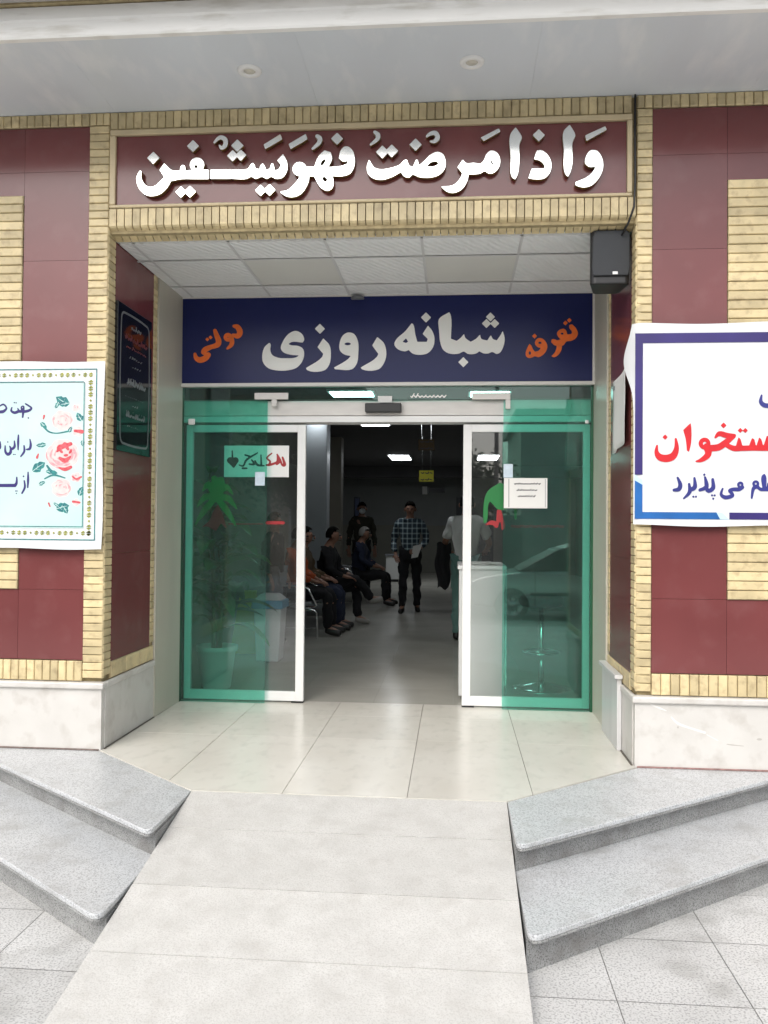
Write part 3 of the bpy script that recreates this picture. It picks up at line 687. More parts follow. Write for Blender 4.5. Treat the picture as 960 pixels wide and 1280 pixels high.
# yashfin
metal([('S',[(92,390,9),(82,440,19),(105,500,26),(155,535,33),(215,528,36),(262,490,36),(292,450,30)]),
       ('P',[(272,325),(238,375),(270,425),(285,450),(310,458),(400,443),(500,443),(606,443),(606,375),(560,372),(430,380),(426,345),(412,337),(398,345),(390,380),(330,378)]),('C',518,335,53),('-C',510,350,13)], A_)
metal([('D',190,285,46)], A_); metal([('D',487,195,44)], A_)
metal([('D',398,540,42),('D',465,538,44)], A_)
metal([('S',[(648,168,7),(672,142,11),(700,130,14),(730,150,16),(728,190,15),(702,210,12),(686,190,5)])], A_)
metal([('D',820,192,46),('D',785,268,42),('D',846,264,42)], A_)
metal([('P',[(618,374),(776,372),(776,441),(618,441)])], A_)
metal([('P',[(-58,372),(60,365),(80,335),(95,322),(110,340),(115,365),(148,370),(155,340),(170,326),(182,340),(195,375),(222,365),(235,328),(248,325),(262,380),(290,370),(308,335),(280,305),(322,256),(350,310),(355,370),(322,430),(270,441),(235,425),(200,441),(165,425),(120,441),(85,425),(50,441),(-58,441)])], B_)
metal([('D',155,528,42),('D',222,525,44)], B_)
metal([('P',[(178,185),(302,108),(316,145),(190,217)])], B_); metal([('P',[(366,180),(492,106),(504,145),(380,217)])], B_)
metal([('S',[(580,122,14),(600,140,16),(590,175,14),(545,215,8)])], B_); metal([('D',728,140,44)], B_)
metal([('C',447,368,52),('P',[(490,350),(760,345),(808,326),(806,306),(775,312),(742,288),(750,245),(775,205),(810,200),(845,232),(860,290),(855,350),(825,402),(770,421),(690,420),(500,422)]),
       ('S',[(480,395,34),(478,450,38),(430,520,44),(370,550,28),(312,542,7)]),
       ('P',[(556,358),(590,270),(635,228),(680,243),(690,290),(662,352)]),('P',[(543,385),(575,460),(610,510),(655,531),(692,512),(700,450),(684,400)]),
       ('-P',[(604,338),(612,310),(636,292),(642,304),(628,332),(610,348)]),('-P',[(616,428),(640,426),(658,450),(642,466),(622,452)])], B_)
# maridtu
metal([('P',[(68,296),(52,350),(62,405),(105,440),(170,448),(240,427),(308,390),(330,422),(365,432),(395,408),(415,415),(440,427),(540,430),(600,407),(637,360),(640,300),(620,255),(580,239),(530,260),(480,310),(442,342),(432,298),(418,300),(405,335),(395,352),(370,342),(352,298),(335,300),(300,335),(230,360),(150,370),(105,355),(84,325)]),('-P',[(497,350),(530,318),(570,310),(592,325),(568,344)])], C_)
metal([('D',168,240,48),('D',238,232,48)], C_); metal([('S',[(112,92,12),(135,112,16),(128,145,14),(80,184,7)])], C_); metal([('D',417,185,46)], C_)
metal([('S',[(502,122,7),(528,102,12),(565,98,16),(582,130,16),(560,160,13),(528,160,5)])], C_)
metal([('P',[(770,298),(732,355),(768,400),(750,440),(700,488),(608,500),(650,536),(700,547),(760,522),(803,460),(814,408),(900,402),(935,384),(967,402),(1001,397),(1041,356),(1050,292),(1026,244),(984,229),(950,254),(930,302),(905,326),(850,322),(800,325)]),('-P',[(970,300),(984,303),(1004,330),(990,334)])], C_)
metal([('P',[(4,172),(125,110),(136,130),(25,193)])], D_)
# wa idha
metal([('P',[(238,103),(278,170),(262,212),(263,300),(252,410),(235,450),(214,435),(206,300),(203,150)])], D_)
metal([('D',392,155,40)], D_)
metal([('P',[(380,256),(360,315),(400,325),(432,362),(430,376),(345,378),(323,442),(360,448),(430,442),(467,400),(475,340),(450,285),(412,256)])], D_)
metal([('P',[(598,86),(634,155),(616,200),(617,330),(602,400),(586,432),(568,410),(560,250),(558,130)])], D_)
metal([('P',[(703,156),(835,96),(844,118),(710,192)])], D_)
metal([('P',[(735,257),(703,310),(703,345),(730,366),(770,363),(762,385),(720,430),(636,468),(638,490),(690,503),(742,490),(792,440),(820,370),(814,310),(782,260),(760,254)])], D_)
# --- automatic door: fixed green side glass, transom, header and two sliding leaves
ad = thing('automatic_door', 'automatic glass entrance with white frames and green fixed side glass', 'door', (-.53, 6.25, 0))
b = MB(); b.box(-2.060, -1.40, YG, YG+.010, .004, 2.262); o = b.build('side_glass', 'green_glass', ad); 
b = MB(); b.box(.352, .998, YG, YG+.010, .004, 2.262); b.build('side_glass', 'green_glass', ad)
b = MB(); b.box(-2.060, .998, YG+.0002, YG+.0102, 2.264, 2.359); b.build('transom_glass', 'green_glass', ad)
b = MB(); b.box(-2.06, -2.045, YG-.004, YG+.02, 0, 2.355); b.box(.982, .998, YG-.004, YG+.02, 0, 2.355); b.build('edge_channel', mat('green_channel', (.01,.09,.04), .4), ad)
b = MB(); b.box(-2.05, .99, YG+.03, YG+.20, 2.150, 2.262); b.build('header', 'alu_dirty', ad, bevel=.004)
b = MB(); b.box(-2.05, .99, YG+.026, YG+.19, 2.100, 2.146); b.build('track', 'alu', ad, bevel=.003)
a = at(457, 505, y=YG+.02); c = at(502, 516, y=YG+.02); b = MB(); b.box(a[0], c[0], YG-.03, YG+.029, c[2], a[2]); b.build('motion_sensor', 'black', ad, bevel=.006)
for px0, px1 in ((318, 360), (590, 638)):
    a = at(px0, 491, y=YG-.02); c = at(px1, 499, y=YG-.02); b = MB(); b.box(a[0], c[0], YG-.02, YG-.002, c[2], a[2])
    q = at(632, 511, y=YG-.02)
    if px0 > 500: b.box(q[0], c[0]+.001, YG-.021, YG-.002, q[2], c[2]-.0005)
    else: b.box(a[0]+.13, a[0]+.17, YG-.024, YG-.002, c[2]-.05, c[2]-.0005)
    b.build('glass_bracket', 'alu_dirty', ad, bevel=.003)
a = at(239, 527, y=YG-.02); MB().box(a[0]-.025, a[0]+.025, YG-.018, YG-.001, a[2]-.022, a[2]+.022).build('glass_clamp', 'alu', ad, bevel=.005)
a = at(734, 527, y=YG-.02); MB().box(a[0]-.012, a[0]+.012, YG-.012, YG-.001, a[2]-.012, a[2]+.012).build('glass_clamp', 'alu', ad, bevel=.004)
a = at(472, 498, y=YG-.02); s_ = MB().box(a[0]-.0, a[0]+.105, YG-.003, YG-.0005, a[2]-.028, a[2]+.02).build('sticker', 'paper', ad)
ops = [('S',[(490,497,.3),(510,493,.9),(530,497,.9)])]
sq = []
for i in range(9):
    xx = 513 + i*5; sq.append(('S', [(xx, 495+random.uniform(-1,1), .5),(xx+2, 496.5, .9),(xx+4.6, 493+random.uniform(-1,2), .6)]))
drawn('transom_lettering', sq, lambda u, v: (at(u, v, y=YG)[0], at(u, v, y=YG)[2]), face_y(YG-.001), 'white_letter', ad, .001, step=.35)
YD = YG + .055
def leaf(x0, x1, side):
    fr = MB(); w_ = .062; z0, z1 = .012, 2.085
    fr.box(x0, x0+w_ if side > 0 else x0+.05, YD, YD+.04, z0, z1); fr.box(x1-(.05 if side > 0 else w_), x1, YD, YD+.04, z0, z1)
    xa = x0 + (w_ if side > 0 else .05); xb = x1 - (.05 if side > 0 else w_)
    fr.box(xa, xb, YD+.001, YD+.039, z1-.055, z1); fr.box(xa, xb, YD+.001, YD+.039, z0, z0+.070)
    o = fr.build('door_leaf', 'alu', ad, bevel=.003)
    MB().box(xa-.002, xb+.002, YD+.016, YD+.022, z0+.065, z1-.05).build('pane', 'clear_glass', o)
    MB().box((x0 if side > 0 else x1-.09), (x0+.09 if side > 0 else x1), YD-.004, YD+.045, .001, .011).build('floor_guide', 'black', o)
    return o
lf = leaf(-2.035, -1.118, -1); lr = leaf(.062, .985, 1)
YP = YD + .012
pl_ = lambda x0, y0, s: on_wall(x0, y0, s, YP)
fp = face_y(YP + .0035)
# palm-like green and red emblem with its red line, one on each pane
def emblem(leafo, to2d, flip):
    word([('P',[(240,415),(180,450),(110,500),(75,550),(50,640),(38,800),(45,905),(75,890),(95,780),(100,680),(120,640),(170,690),(210,735),(270,745),(330,720),(360,640),(400,720),(415,860),(440,850),(440,700),(410,560),(350,480),(290,440)])], to2d, 'green_decal', leafo, fp, .0012, 5, name='green_emblem')
    word([('P',[(205,740),(255,742),(275,830),(300,950),(280,980),(262,985),(245,880),(230,900),(215,955),(185,960),(160,930),(110,920),(50,935),(130,870),(195,880),(200,800)])], to2d, 'red_decal', leafo, fp, .0012, 5, name='red_emblem')
emblem(lr, pl_(600,560,9.6), 1)
fan = []
for dx, dy in ((-26,34),(-24,12),(-17,-8),(-4,-18),(10,-16),(21,-4),(26,14),(25,36)): fan += [('S', [(270,622,3.0),(270+dx*.55,620+dy*.75-8,4.0),(270+dx,622+dy,.8)])]
word(fan, pl_(0,0,1), 'green_decal', lf, fp, .0012, .8, name='green_emblem')
word([('P',[(266,640),(272,630),(277,640),(284,662),(276,654),(270,664),(258,658),(250,660),(262,650)])], pl_(0,0,1), 'red_decal', lf, fp, .0012, .8, name='red_emblem')
word([('S',[(u,658+math.sin(u)*0.5,1.6) for u in range(640,708,4)])], pl_(0,0,1), 'red_decal', lr, fp, .001, .5, name='red_lettering')
word([('S',[(u,655,1.0) for u in range(286,332,6)]),('S',[(u,653.5+(u%3)*.5,2.0) for u in range(333,355,3)])], pl_(0,0,1), 'red_decal', lf, fp, .001, .5, name='red_lettering')
# notices on the glass
def notice(lab, px0, py0, px1, py1, y, m='paper', name='notice', cat='notice'):
    a = at(px0, py0, y=y); c = at(px1, py1, y=y); t = thing(name, lab, cat, ((a[0]+c[0])/2, y, c[2]))
    MB().box(a[0], c[0], y-.002, y, c[2], a[2]).build('sheet', m, t); return t, a, c
t, a, c = notice('landscape white notice with dark red handwriting and a heart on the left glass door', 280.5, 557, 361, 596.5, YP)
n_ = pl_(270, 550, 9.6); f_ = face_y(YP-.0022)
word([('S',[(800,210,12),(825,295,18),(795,300,12),(770,235,12),(735,175,10)]),('S',[(770,260,11),(730,290,13),(760,240,10)]),('S',[(740,190,10),(735,260,12),(690,285,14),(640,300,14),(605,300,10)]),('S',[(670,160,8),(610,215,11),(650,255,11),(640,290,12)])], n_, 'red_decal', t, f_, .0008, 4)
word([('S',[(540,180,8),(545,290,12)]),('S',[(580,310,8),(500,300,14),(470,250,10)]),('S',[(500,155,8),(370,235,13),(330,310,10),(280,300,8)]),('S',[(430,240,10),(460,290,13),(400,290,10)]),('S',[(320,340,12),(370,340,10)]),('S',[(350,180,10),(420,200,10)])], n_, 'ink', t, f_, .0008, 4)
word([('C',170,245,38),('C',235,245,38),('P',[(135,260),(270,260),(215,340)]),('S',[(195,130,8),(200,240,12)])], n_, 'dark_board', t, f_, .0008, 4, name='heart_drawing')
t, a, c = notice('framed white notice with three grey lines on the right green glass', 630, 597.5, 684, 635.5, YG-.001)
n_ = on_wall(600, 560, 9.6, YG-.001); f_ = face_y(YG-.0032)
ops = []
for xx, yy, n in ((410,430,9),(440,505,7),(455,580,6)):
    for i in range(n): ops.append(('S', [(xx+i*36, yy+random.uniform(-6,6), 4),(xx+14+i*36, yy+4, 7),(xx+27+i*36, yy-8+random.uniform(-6,6), 5)]))
word(ops, n_, 'ink', t, f_, .0008, 3)
word([('P',[(342,368),(350,368),(350,712),(342,712)]),('P',[(780,368),(786,368),(786,712),(780,712)])], n_, 'etched', t, f_, .0008, 2.5, name='ruled_line')
notice('small pale blue tag under the handwritten notice on the left glass', 319, 590, 331, 607, YG-.001, 'tag', 'paper_tag', 'tag')
notice('small pale blue tag above the framed notice on the right glass', 629.5, 580, 641, 597, YG-.0005, 'tag', 'paper_tag', 'tag')

# --- banners
YB = 4.790
def sheet_banner(root, x0, x1, z0, z1, edge, m='vinyl'):
    b = MB(); nx, nz = 70, 44
    for side in (0, 1):
        k = len(b.v)
        for j in range(nz+1):
            for i in range(nx+1):
                u, v = i/nx, j/nz; X = x0+(x1-x0)*u; Z = z0+(z1-z0)*v
                y, dx, dz = edge(X, Z); b.v.append((X+dx, y+side*.0015, Z+dz))
        for j in range(nz):
            for i in range(nx):
                q = k+j*(nx+1)+i; b.f.append((q, q+1, q+nx+2, q+nx+1) if side == 0 else (q, q+nx+1, q+nx+2, q+1))
    return b.build('cloth', m, root, smooth=True)
bl = thing('clinic_banner', 'mint banner with roses, ornamental border and navy lettering on the left wall', 'banner', (-2.9, YB, 1.18))
def eL(X, Z):
    d = max(0, X+2.085)/.02; t = max(0, min(1, d)); q = (Z-1.18)/1.1
    return YB + .0015 + .012*t*(1+math.sin(q*9)) * .5, (.004*math.sin(q*7)+.006*q) if X > -2.12 else 0, (.004*math.sin(X*9)) if Z > 2.26 or Z < 1.2 else 0
sheet_banner(bl, -4.0, -2.066, 1.178, 2.285, eL)
K_ = on_wall(0, 440, 4.9214, YB-.001)              # drawing units of the banner close-up
fK = face_y(YB-.0005)
def rect(b, x0, x1, z0, z1, y, d=.001): b.box(x0, x1, y-d, y, z0, z1)
b = MB(); p0 = K_(525,190); p1 = K_(525,1085); rect(b, -3.97, p0[0], p1[1], p0[1], YB-.0005, .0008); b.build('mint_field', 'vinyl_green', bl)
b = MB(); xr = K_(598,110)[0]; zt = K_(590,108)[1]; zb = K_(600,1160)[1]; l = .006
rect(b, -3.97, xr, zt, zt+l, YB-.0005); rect(b, -3.97, xr, zb, zb+l, YB-.0005); rect(b, xr-l, xr, zb+l+.0003, zt-.0003, YB-.0005)
zt2 = K_(500,186)[1]; zb2 = K_(500,1078)[1]; xr2 = K_(515,300)[0]; rect(b, -3.97, xr2, zt2, zt2+.005, YB-.0015); rect(b, -3.97, xr2, zb2, zb2+.005, YB-.0015); rect(b, xr2, xr2+.005, zb2, zt2, YB-.0015)
b.build('border_line', 'teal', bl)
b = MB(); xb_ = K_(557,300)[0]; za = K_(557,140)[1]; zc = K_(557,1115)[1]
def motif(x, z, s, k):
    if k % 4 == 3: b.prism([(x-s*.5,z),(x,z-s*.5),(x+s*.5,z),(x,z+s*.5)], YB-.0018, YB-.0006, lambda a,bb,c:(a,c,bb))
    else:
        b.prism([(x-s,z-s*.25),(x-s*.2,z-s),(x+s,z-s*.3),(x+s*.2,z-s*.1)], YB-.0018, YB-.0006, lambda a,bb,c:(a,c,bb))
        b.prism([(x-s,z+s*.3),(x-s*.2,z+.05*s),(x+s,z+s*.25),(x+s*.2,z+s)], YB-.0018, YB-.0006, lambda a,bb,c:(a,c,bb))
k = 0; z = zc
while z < za - .01: k += 1; motif(xb_, z, .016, k); z += .0355
x = xb_; k = 0
while x > -3.95: k += 1; motif(x, za, .014, k); motif(x, zc, .014, k); x -= .0355
b.build('ornament_border', 'gold', bl)
rr = random.Random(4)
def leaf_print(x, y, L, deg, W):
    a = math.radians(deg); c, s = math.cos(a), math.sin(a); T = lambda u, v: (x+u*c-v*s, y+u*s+v*c)
    pts = [T(-L/2,0), T(-L*.3,-W*.32), T(-L*.05,-W*.5), T(L*.12,-W*.38), T(L*.22,-W*.42), T(L*.5,0), T(L*.2,W*.36), T(L*.1,W*.30), T(-L*.08,W*.5), T(-L*.32,W*.30)]
    return [('P', pts), ('-S', [(*T(-L*.5,0),2.2), (*T(0,-W*.04),2.2), (*T(L*.36,0),1.2)]), ('-S', [(*T(-L*.1,0),1.6), (*T(L*.08,-W*.3),.8)]), ('-S', [(*T(-L*.2,0),1.6), (*T(-L*.02,W*.32),.8)])]
LV = [(385,300,95,-150,62),(398,318,70,170,40),(350,328,44,120,24),(490,400,62,-120,44),(268,452,60,50,30),(432,478,44,-60,24),(255,572,66,175,30),(238,708,98,-35,60),(316,738,80,10,30),(258,808,46,-25,26),(497,858,62,-70,40),(385,955,86,-15,60),(402,972,50,60,40),(345,938,38,-140,20),(508,560,40,90,24)]
ops = []
for q in LV: ops += leaf_print(*q)
ops += [('S',[(270,460,6),(300,490,5),(350,500,4),(420,488,5)]),('S',[(275,780,4),(330,757,6),(400,775,4)]),('S',[(290,700,6),(320,740,9),(348,745,5)])]
word(ops, K_, 'teal', bl, fK, .0016, 2.2, name='leaf_print', soft=0)
def bloom(cx_, cy_, R_, n):
    o = [('C', cx_, cy_, R_*.72)]
    for i in range(n): a = 2*PI*i/n+rr.uniform(-.2,.2); o.append(('E', cx_+R_*.55*math.cos(a), cy_+R_*.55*math.sin(a), R_*.46, R_*.40))
    return o
def arcs(cx_, cy_, R_, n, lo, hi, w0):
    o = []
    for i in range(n):
        q = rr.uniform(lo, hi)*R_; a = rr.uniform(0, 2*PI); da = rr.uniform(.5, 1.2); k = 5
        o.append(('S', [(cx_+q*math.cos(a+da*t/k)*1.05, cy_+q*math.sin(a+da*t/k)*.9, w0*math.sin(PI*(t+.5)/(k+1))) for t in range(k+1)]))
    return o
word(bloom(385,630,100,9)+bloom(385,420,66,7)+bloom(378,835,62,7)+bloom(470,345,26,5)+bloom(468,770,34,5)+bloom(478,488,34,5)+bloom(470,925,26,4), K_, 'pale_pink', bl, fK, .0010, 4, name='rose_print')
word(arcs(385,630,100,26,.35,.95,5)+arcs(385,420,66,12,.25,.85,2.6)+arcs(378,835,62,14,.25,.85,3.2)+arcs(470,345,26,4,.3,.8,3)+arcs(468,770,34,6,.3,.8,4), K_, 'petal', bl, fK, .0018, 2.4, name='petal_print', soft=0)
word(arcs(400,600,60,12,.1,.75,8)+[('S',[(352,612,5),(385,585,12),(435,565,11)]),('S',[(368,652,8),(400,668,14),(432,645,6)]),('S',[(365,712,5),(400,722,11),(436,708,9)]),('S',[(462,485,8),(505,490,12)]),('S',[(228,650,7),(236,628,4)]),('S',[(447,765,4),(470,782,6),(500,768,5)]),('S',[(450,920,7),(490,926,6)]),('S',[(272,392,6),(268,410,4)]),('S',[(300,930,5),(308,950,4)])], K_, 'rose', bl, fK, .0026, 2.2, name='petal_print', soft=0)
J_ = on_wall(0, 490, 9.15, YB-.001)
fJ = lambda u, v, w: (u, YB-.0015-w, v)
word([('S',[(-60,230,10),(0,228,18),(40,222,17),(75,185,10),(42,142,10),(0,160,8)]),
      ('S',[(138,175,6),(130,215,12),(168,237,16),(212,218,15),(203,185,5)]),('S',[(205,222,14),(252,218,16),(245,172,8),(272,165,8),(268,215,13),(260,288,10)]),('S',[(292,135,8),(325,155,10),(362,185,10),(325,215,16),(265,225,15)]),('C',325,297,9),('C',165,122,8),('C',186,124,8),
      ('S',[(343,540,6),(352,600,13),(340,650,14),(305,657,9)]),('S',[(276,615,8),(278,680,12),(238,738,8)]),('S',[(212,492,7),(208,570,13),(208,660,7)]),('S',[(165,560,7),(167,625,14),(132,652,14),(112,620,7)]),('S',[(60,615,7),(62,680,13),(90,713,17),(122,688,16),(120,630,8)]),('C',155,714,7),('C',173,714,7),('C',90,572,8),('S',[(-40,650,12),(2,640,12),(2,570,8)]),
      ('S',[(322,918,7),(322,1000,13),(318,1092,8)]),('S',[(278,1015,8),(285,1090,12),(252,1158,9)]),('D',270,965,12),('S',[(193,975,7),(190,1040,14),(172,1068,18)]),('P',[(-160,1050),(185,1050),(180,1088),(-160,1088)]),('C',180,1132,7),('C',196,1132,7),('C',188,1160,7)], J_, 'navy_ink', bl, fJ, .0010, 2.5)

br = thing('clinic_banner', 'white banner with violet and blue frame and big red lettering on the right wall', 'banner', (2.1, YB, 1.35))
def eR(X, Z):
    q = (Z-1.345)/1.125; t = max(0, min(1, (1.030-X)/.055))
    bulge = math.exp(-((q-.83)/.13)**2)
    return YB + .0015 + t*t*(.10*bulge + .012), -t*(0.036*bulge) + t*.022, (.005*math.sin(X*8)) if Z > 2.44 or Z < 1.37 else 0
sheet_banner(br, .972, 3.3, 1.345, 2.470, eR)
b = MB(); y0 = YB-.0008
xo = at(793,600,y=YB)[0]+.002; xi = xo+.042; zo = at(870,416,y=YB)[2]; zi = zo-.055; zbo = at(870,649,y=YB)[2]; zbi = zbo+.038; zc = at(800,596,y=YB)[2]; xc = at(900,640,y=YB)[0]
rect(b, xo, 3.26, zi, zo, y0); rect(b, xo, xi, zc+.012, zi-.0002, y0); rect(b, xc+.05, 3.26, zbo, zbi, y0); rect(b, 3.22, 3.26, zbi+.0002, zi-.0002, y0); b.build('violet_border', 'violet', br)
b = MB(); b.prism([(xo,zbo),(xc,zbo),(xc-.02,zbi),(xi,zbi),(xi,zc-.045),(xo,zc-.02)], y0-.001, y0, lambda a,bb,c:(a,c,bb)); b.build('blue_border', 'blue', br)
b = MB(); b.prism([(xo,zc-.019),(xi,zc-.044),(xi,zc-.016),(xo,zc+.011)], y0-.001, y0, lambda a,bb,c:(a,c,bb)); b.prism([(xc+.001,zbo),(xc+.049,zbo),(xc+.01,zbi),(xc-.019,zbi)], y0-.001, y0, lambda a,bb,c:(a,c,bb)); b.build('border_streak', 'sky_ink', br)
I_ = on_wall(800, 480, 6, YB-.001); fI = face_y(YB-.0005)
word([('S',[(128,462,7),(124,510,16),(148,548,25),(200,558,28),(250,538,26),(274,480,18),(268,412,8)]),('D',188,398,20),('P',[(380,292),(324,345),(344,420),(352,500),(368,508),(383,440),(386,340)]),
      ('C',484,446,44),('-C',486,448,15),('S',[(500,470,26),(512,525,24),(465,568,17),(420,580,5)]),('S',[(566,400,8),(595,372,18),(650,385,20),(708,386,12)]),('S',[(705,392,14),(650,432,22),(590,474,25),(510,482,24)]),('S',[(640,452,16),(700,482,20),(760,482,20),(850,480,20),(960,480,22),(1040,480,20)]),
      ('P',[(738,398),(718,470),(770,470),(755,415)]),('P',[(840,405),(815,470),(870,470),(858,415)]),('P',[(893,400),(872,470),(925,470),(910,415)]),('P',[(952,385),(925,470),(990,470),(975,405)]),('D',752,348,19),('D',790,348,19),('D',627,310,22)], I_, 'red', br, fI, .0016, 2.5)
word([('S',[(912,85,7),(906,130,14),(930,158,17),(985,165,17)]),
      ('S',[(282,703,8),(302,752,15),(292,788,16),(255,795,11)]),('S',[(408,705,8),(412,770,16),(378,792,14),(368,765,8)]),('S',[(368,750,9),(372,810,14),(328,858,6)]),('C',400,845,8),('C',420,845,8),
      ('S',[(545,715,10),(548,780,16),(505,797,14),(488,700,8)]),('S',[(488,700,8),(500,768,15),(450,795,12)]),('D',482,680,11),('C',540,835,8),('C',560,835,8),('C',549,860,8),
      ('C',752,755,24),('-C',753,757,7),('S',[(768,775,14),(740,790,15),(700,790,14),(672,800,12),(690,822,12),(690,840,14),(640,850,15),(608,828,11),(620,785,7)]),
      ('C',868,748,26),('-C',868,748,8),('S',[(880,770,14),(850,785,13),(838,855,7)]),('S',[(885,775,12),(905,790,12),(930,790,14),(1000,790,14)]),('P',[(932,672),(912,690),(920,790),(945,790),(945,690)]),('P',[(958,735),(945,790),(985,790)])], I_, 'blue_ink', br, fI, .0016, 2.5)

# --- plaque, paper, speaker, cable
XPq = XL + .022
pq = thing('stone_plaque', 'black polished stone plaque with silver rounded border on the left reveal', 'plaque', (XPq, 5.2, 1.78))
MB().box(XL+.001, XPq, 4.935, 5.505, 1.775, 2.685).build('slab', 'black_stone', pq, bevel=.003)
fX = lambda u, v, w: (XPq + w, 4.935 + u, v)
W_, H_ = .57, .91
def ringpoly(m_, r, n=6):
    pts = []
    for cx_, cz_, a0 in ((W_-m_-r, H_-m_-r, 0), (m_+r, H_-m_-r, 90), (m_+r, m_+r, 180), (W_-m_-r, m_+r, 270)):
        for k in range(n+1): a = math.radians(a0+90*k/n); pts.append((1000*(cx_+r*math.cos(a)), 1000*(cz_+r*math.sin(a))))
    return pts
to_pq = lambda u, v: (u/1000, 1.775 + v/1000)
word([('P',ringpoly(.045,.05)),('-P',ringpoly(.058,.04))], to_pq, 'etched', pq, fX, .001, 4, name='silver_border')
def scribble(rows, seed):
    r = random.Random(seed); ops = []
    for (x0, x1, z, h) in rows:
        x = x0
        while x < x1:
            wd = r.uniform(20, 45); ops.append(('S', [(x, z+r.uniform(-h,h)*.5, h*.18),(x+wd*.4, z-h*.3, h*.28),(x+wd*.7, z+r.uniform(-.3,.9)*h, h*.22),(x+wd*.9, z, h*.15)]))
            if r.random() < .5: ops.append(('C', x+wd*.4, z+h*.9, h*.2))
            x += wd*1.05
    return ops
word(scribble([(210,360,790,22),(180,400,600,14),(230,350,545,12),(150,430,440,30),(120,440,350,10),(240,330,300,12),(140,430,235,26),(160,400,165,10)], 3), to_pq, 'etched', pq, fX, .001, 4, name='etched_lettering')
word(scribble([(110,460,715,26),(130,450,660,16)], 5), to_pq, 'etched_red', pq, fX, .001, 4, name='etched_lettering')

t = thing('wall_paper', 'plain white paper sheet taped on the right reveal beside the banner', 'paper', (XR-.006, 5.2, 1.83))
b = MB(); nz, ny = 12, 10
for j in range(nz+1):
    for i in range(ny+1):
        y = 4.96+.53*i/ny; z = 1.82+.44*j/nz; q = (1-i/ny)**3*.03; b.v.append((XR-.004-q-.002*math.sin(z*14), y, z + (-.02 if i > 7 and j == 0 else 0)))
for j in range(nz):
    for i in range(ny): q = j*(ny+1)+i; b.f.append((q, q+1, q+ny+2, q+ny+1))
o = b.build('sheet', 'paper', t, smooth=True); sd = o.modifiers.new('s', 'SOLIDIFY'); sd.thickness = .001
b = MB(); b.box(XR-.010, XR-.0065, 5.42, 5.445, 2.20, 2.225); b.build('tape', 'etched', t)

sp = thing('wall_speaker', 'dark grey wall loudspeaker hung under the right end of the brick lintel', 'speaker', (.9, 5.05, 2.72))
x0, x1, z0, z1 = .775, .998, 2.735, 3.055
pr = []
for cx_, cy_, a0 in ((x1-.03, 4.93+.03, 270), (x1-.05, 5.15-.03, 0), (x0+.07, 5.15-.03, 90), (x0+.03, 4.93+.03, 180)):
    for k in range(5): a = math.radians(a0+90*k/4); pr.append((cx_+.03*math.cos(a), cy_+.03*math.sin(a)))
MB().prism(pr, z0, z1).build('cabinet', 'black', sp, bevel=.008)
g = MB()
pr = [(x0+.012,z0+.045),(x1-.012,z0+.045),(x1-.004,z0+.09),(x1-.004,z1-.04),(x1-.02,z1-.012),(x0+.03,z1-.012),(x0+.010,z1-.05),(x0+.004,z0+.09)]
g.prism(pr, 4.914, 4.9295, lambda a,bb,c:(a,c,bb)); g.build('grille', 'speaker_grey', sp, bevel=.006)
MB().box(.895, .925, 4.909, 4.9135, 2.785, 2.802).build('badge', 'alu', sp, bevel=.002)
b = MB(); b.box(.87, .91, 5.151, 5.28, 2.95, 2.98); b.box(.84,.94, 5.20, 5.28, 2.981, 3.029); b.build('bracket', 'black', sp)
b = MB(); cx_ = XR-.010
b.tube([(cx_,YF-.02,3.775),(cx_-.001,YF-.022,3.55),(cx_+.002,YF-.02,3.3),(cx_-.004,YF-.02,3.14),(cx_-.03,YF-.01,3.06),(cx_-.05,YF+.05,3.015),(cx_-.06,4.99,3.012)], .006, 8)
o = b.build('speaker_cable', 'black', None, smooth=True); tag(o, 'black cable running down beside the lintel to the loudspeaker', 'cable')
b = MB(); b.lathe([(0,0),(.045,0),(.05,.006),(.045,.02),(.03,.028),(0,.03)], (*at(447,369,z=3.03)[:2], 2.999)); o = b.build('ceiling_sensor', 'etched', None, smooth=True); tag(o, 'small round grey sensor on the recess ceiling above the navy sign', 'sensor')

# --- lobby furniture
pt = thing('potted_plant', 'tall broad-leaved plant in a white pot behind the left glass', 'plant', (-1.92, 6.72, 0))
c0 = (-1.92, 6.75, 0)
MB().lathe([(0,.004),(.105,0),(.115,.02),(.15,.30),(.165,.305),(.168,.345),(.150,.345),(.142,.30),(0,.295)], c0, 36).build('pot', 'pot', pt, smooth=True)
MB().lathe([(0,.31),(.08,.315),(.143,.30)], c0, 24).build('soil', 'soil', pt)
rp = random.Random(11); st = MB(); lv = MB()
def leafblade(base, d, L, W, droop):
    d = Vector(d).normalized(); side = d.cross(Vector((0,0,1))); side.normalize(); n = 9; k = len(lv.v)
    for i in range(n+1):
        t = i/n; p = Vector(base) + d*L*t + Vector((0,0,1))*(-droop*L*t*t); ww = W*math.sin(PI*min(1, t*.93+.06))**.8*.5
        up = Vector((0,0,1))*ww*.35
        lv.v += [tuple(p - side*ww + up), tuple(p), tuple(p + side*ww + up)]
    for i in range(n):
        q = k+3*i; lv.f += [(q, q+1, q+4, q+3), (q+1, q+2, q+5, q+4)]
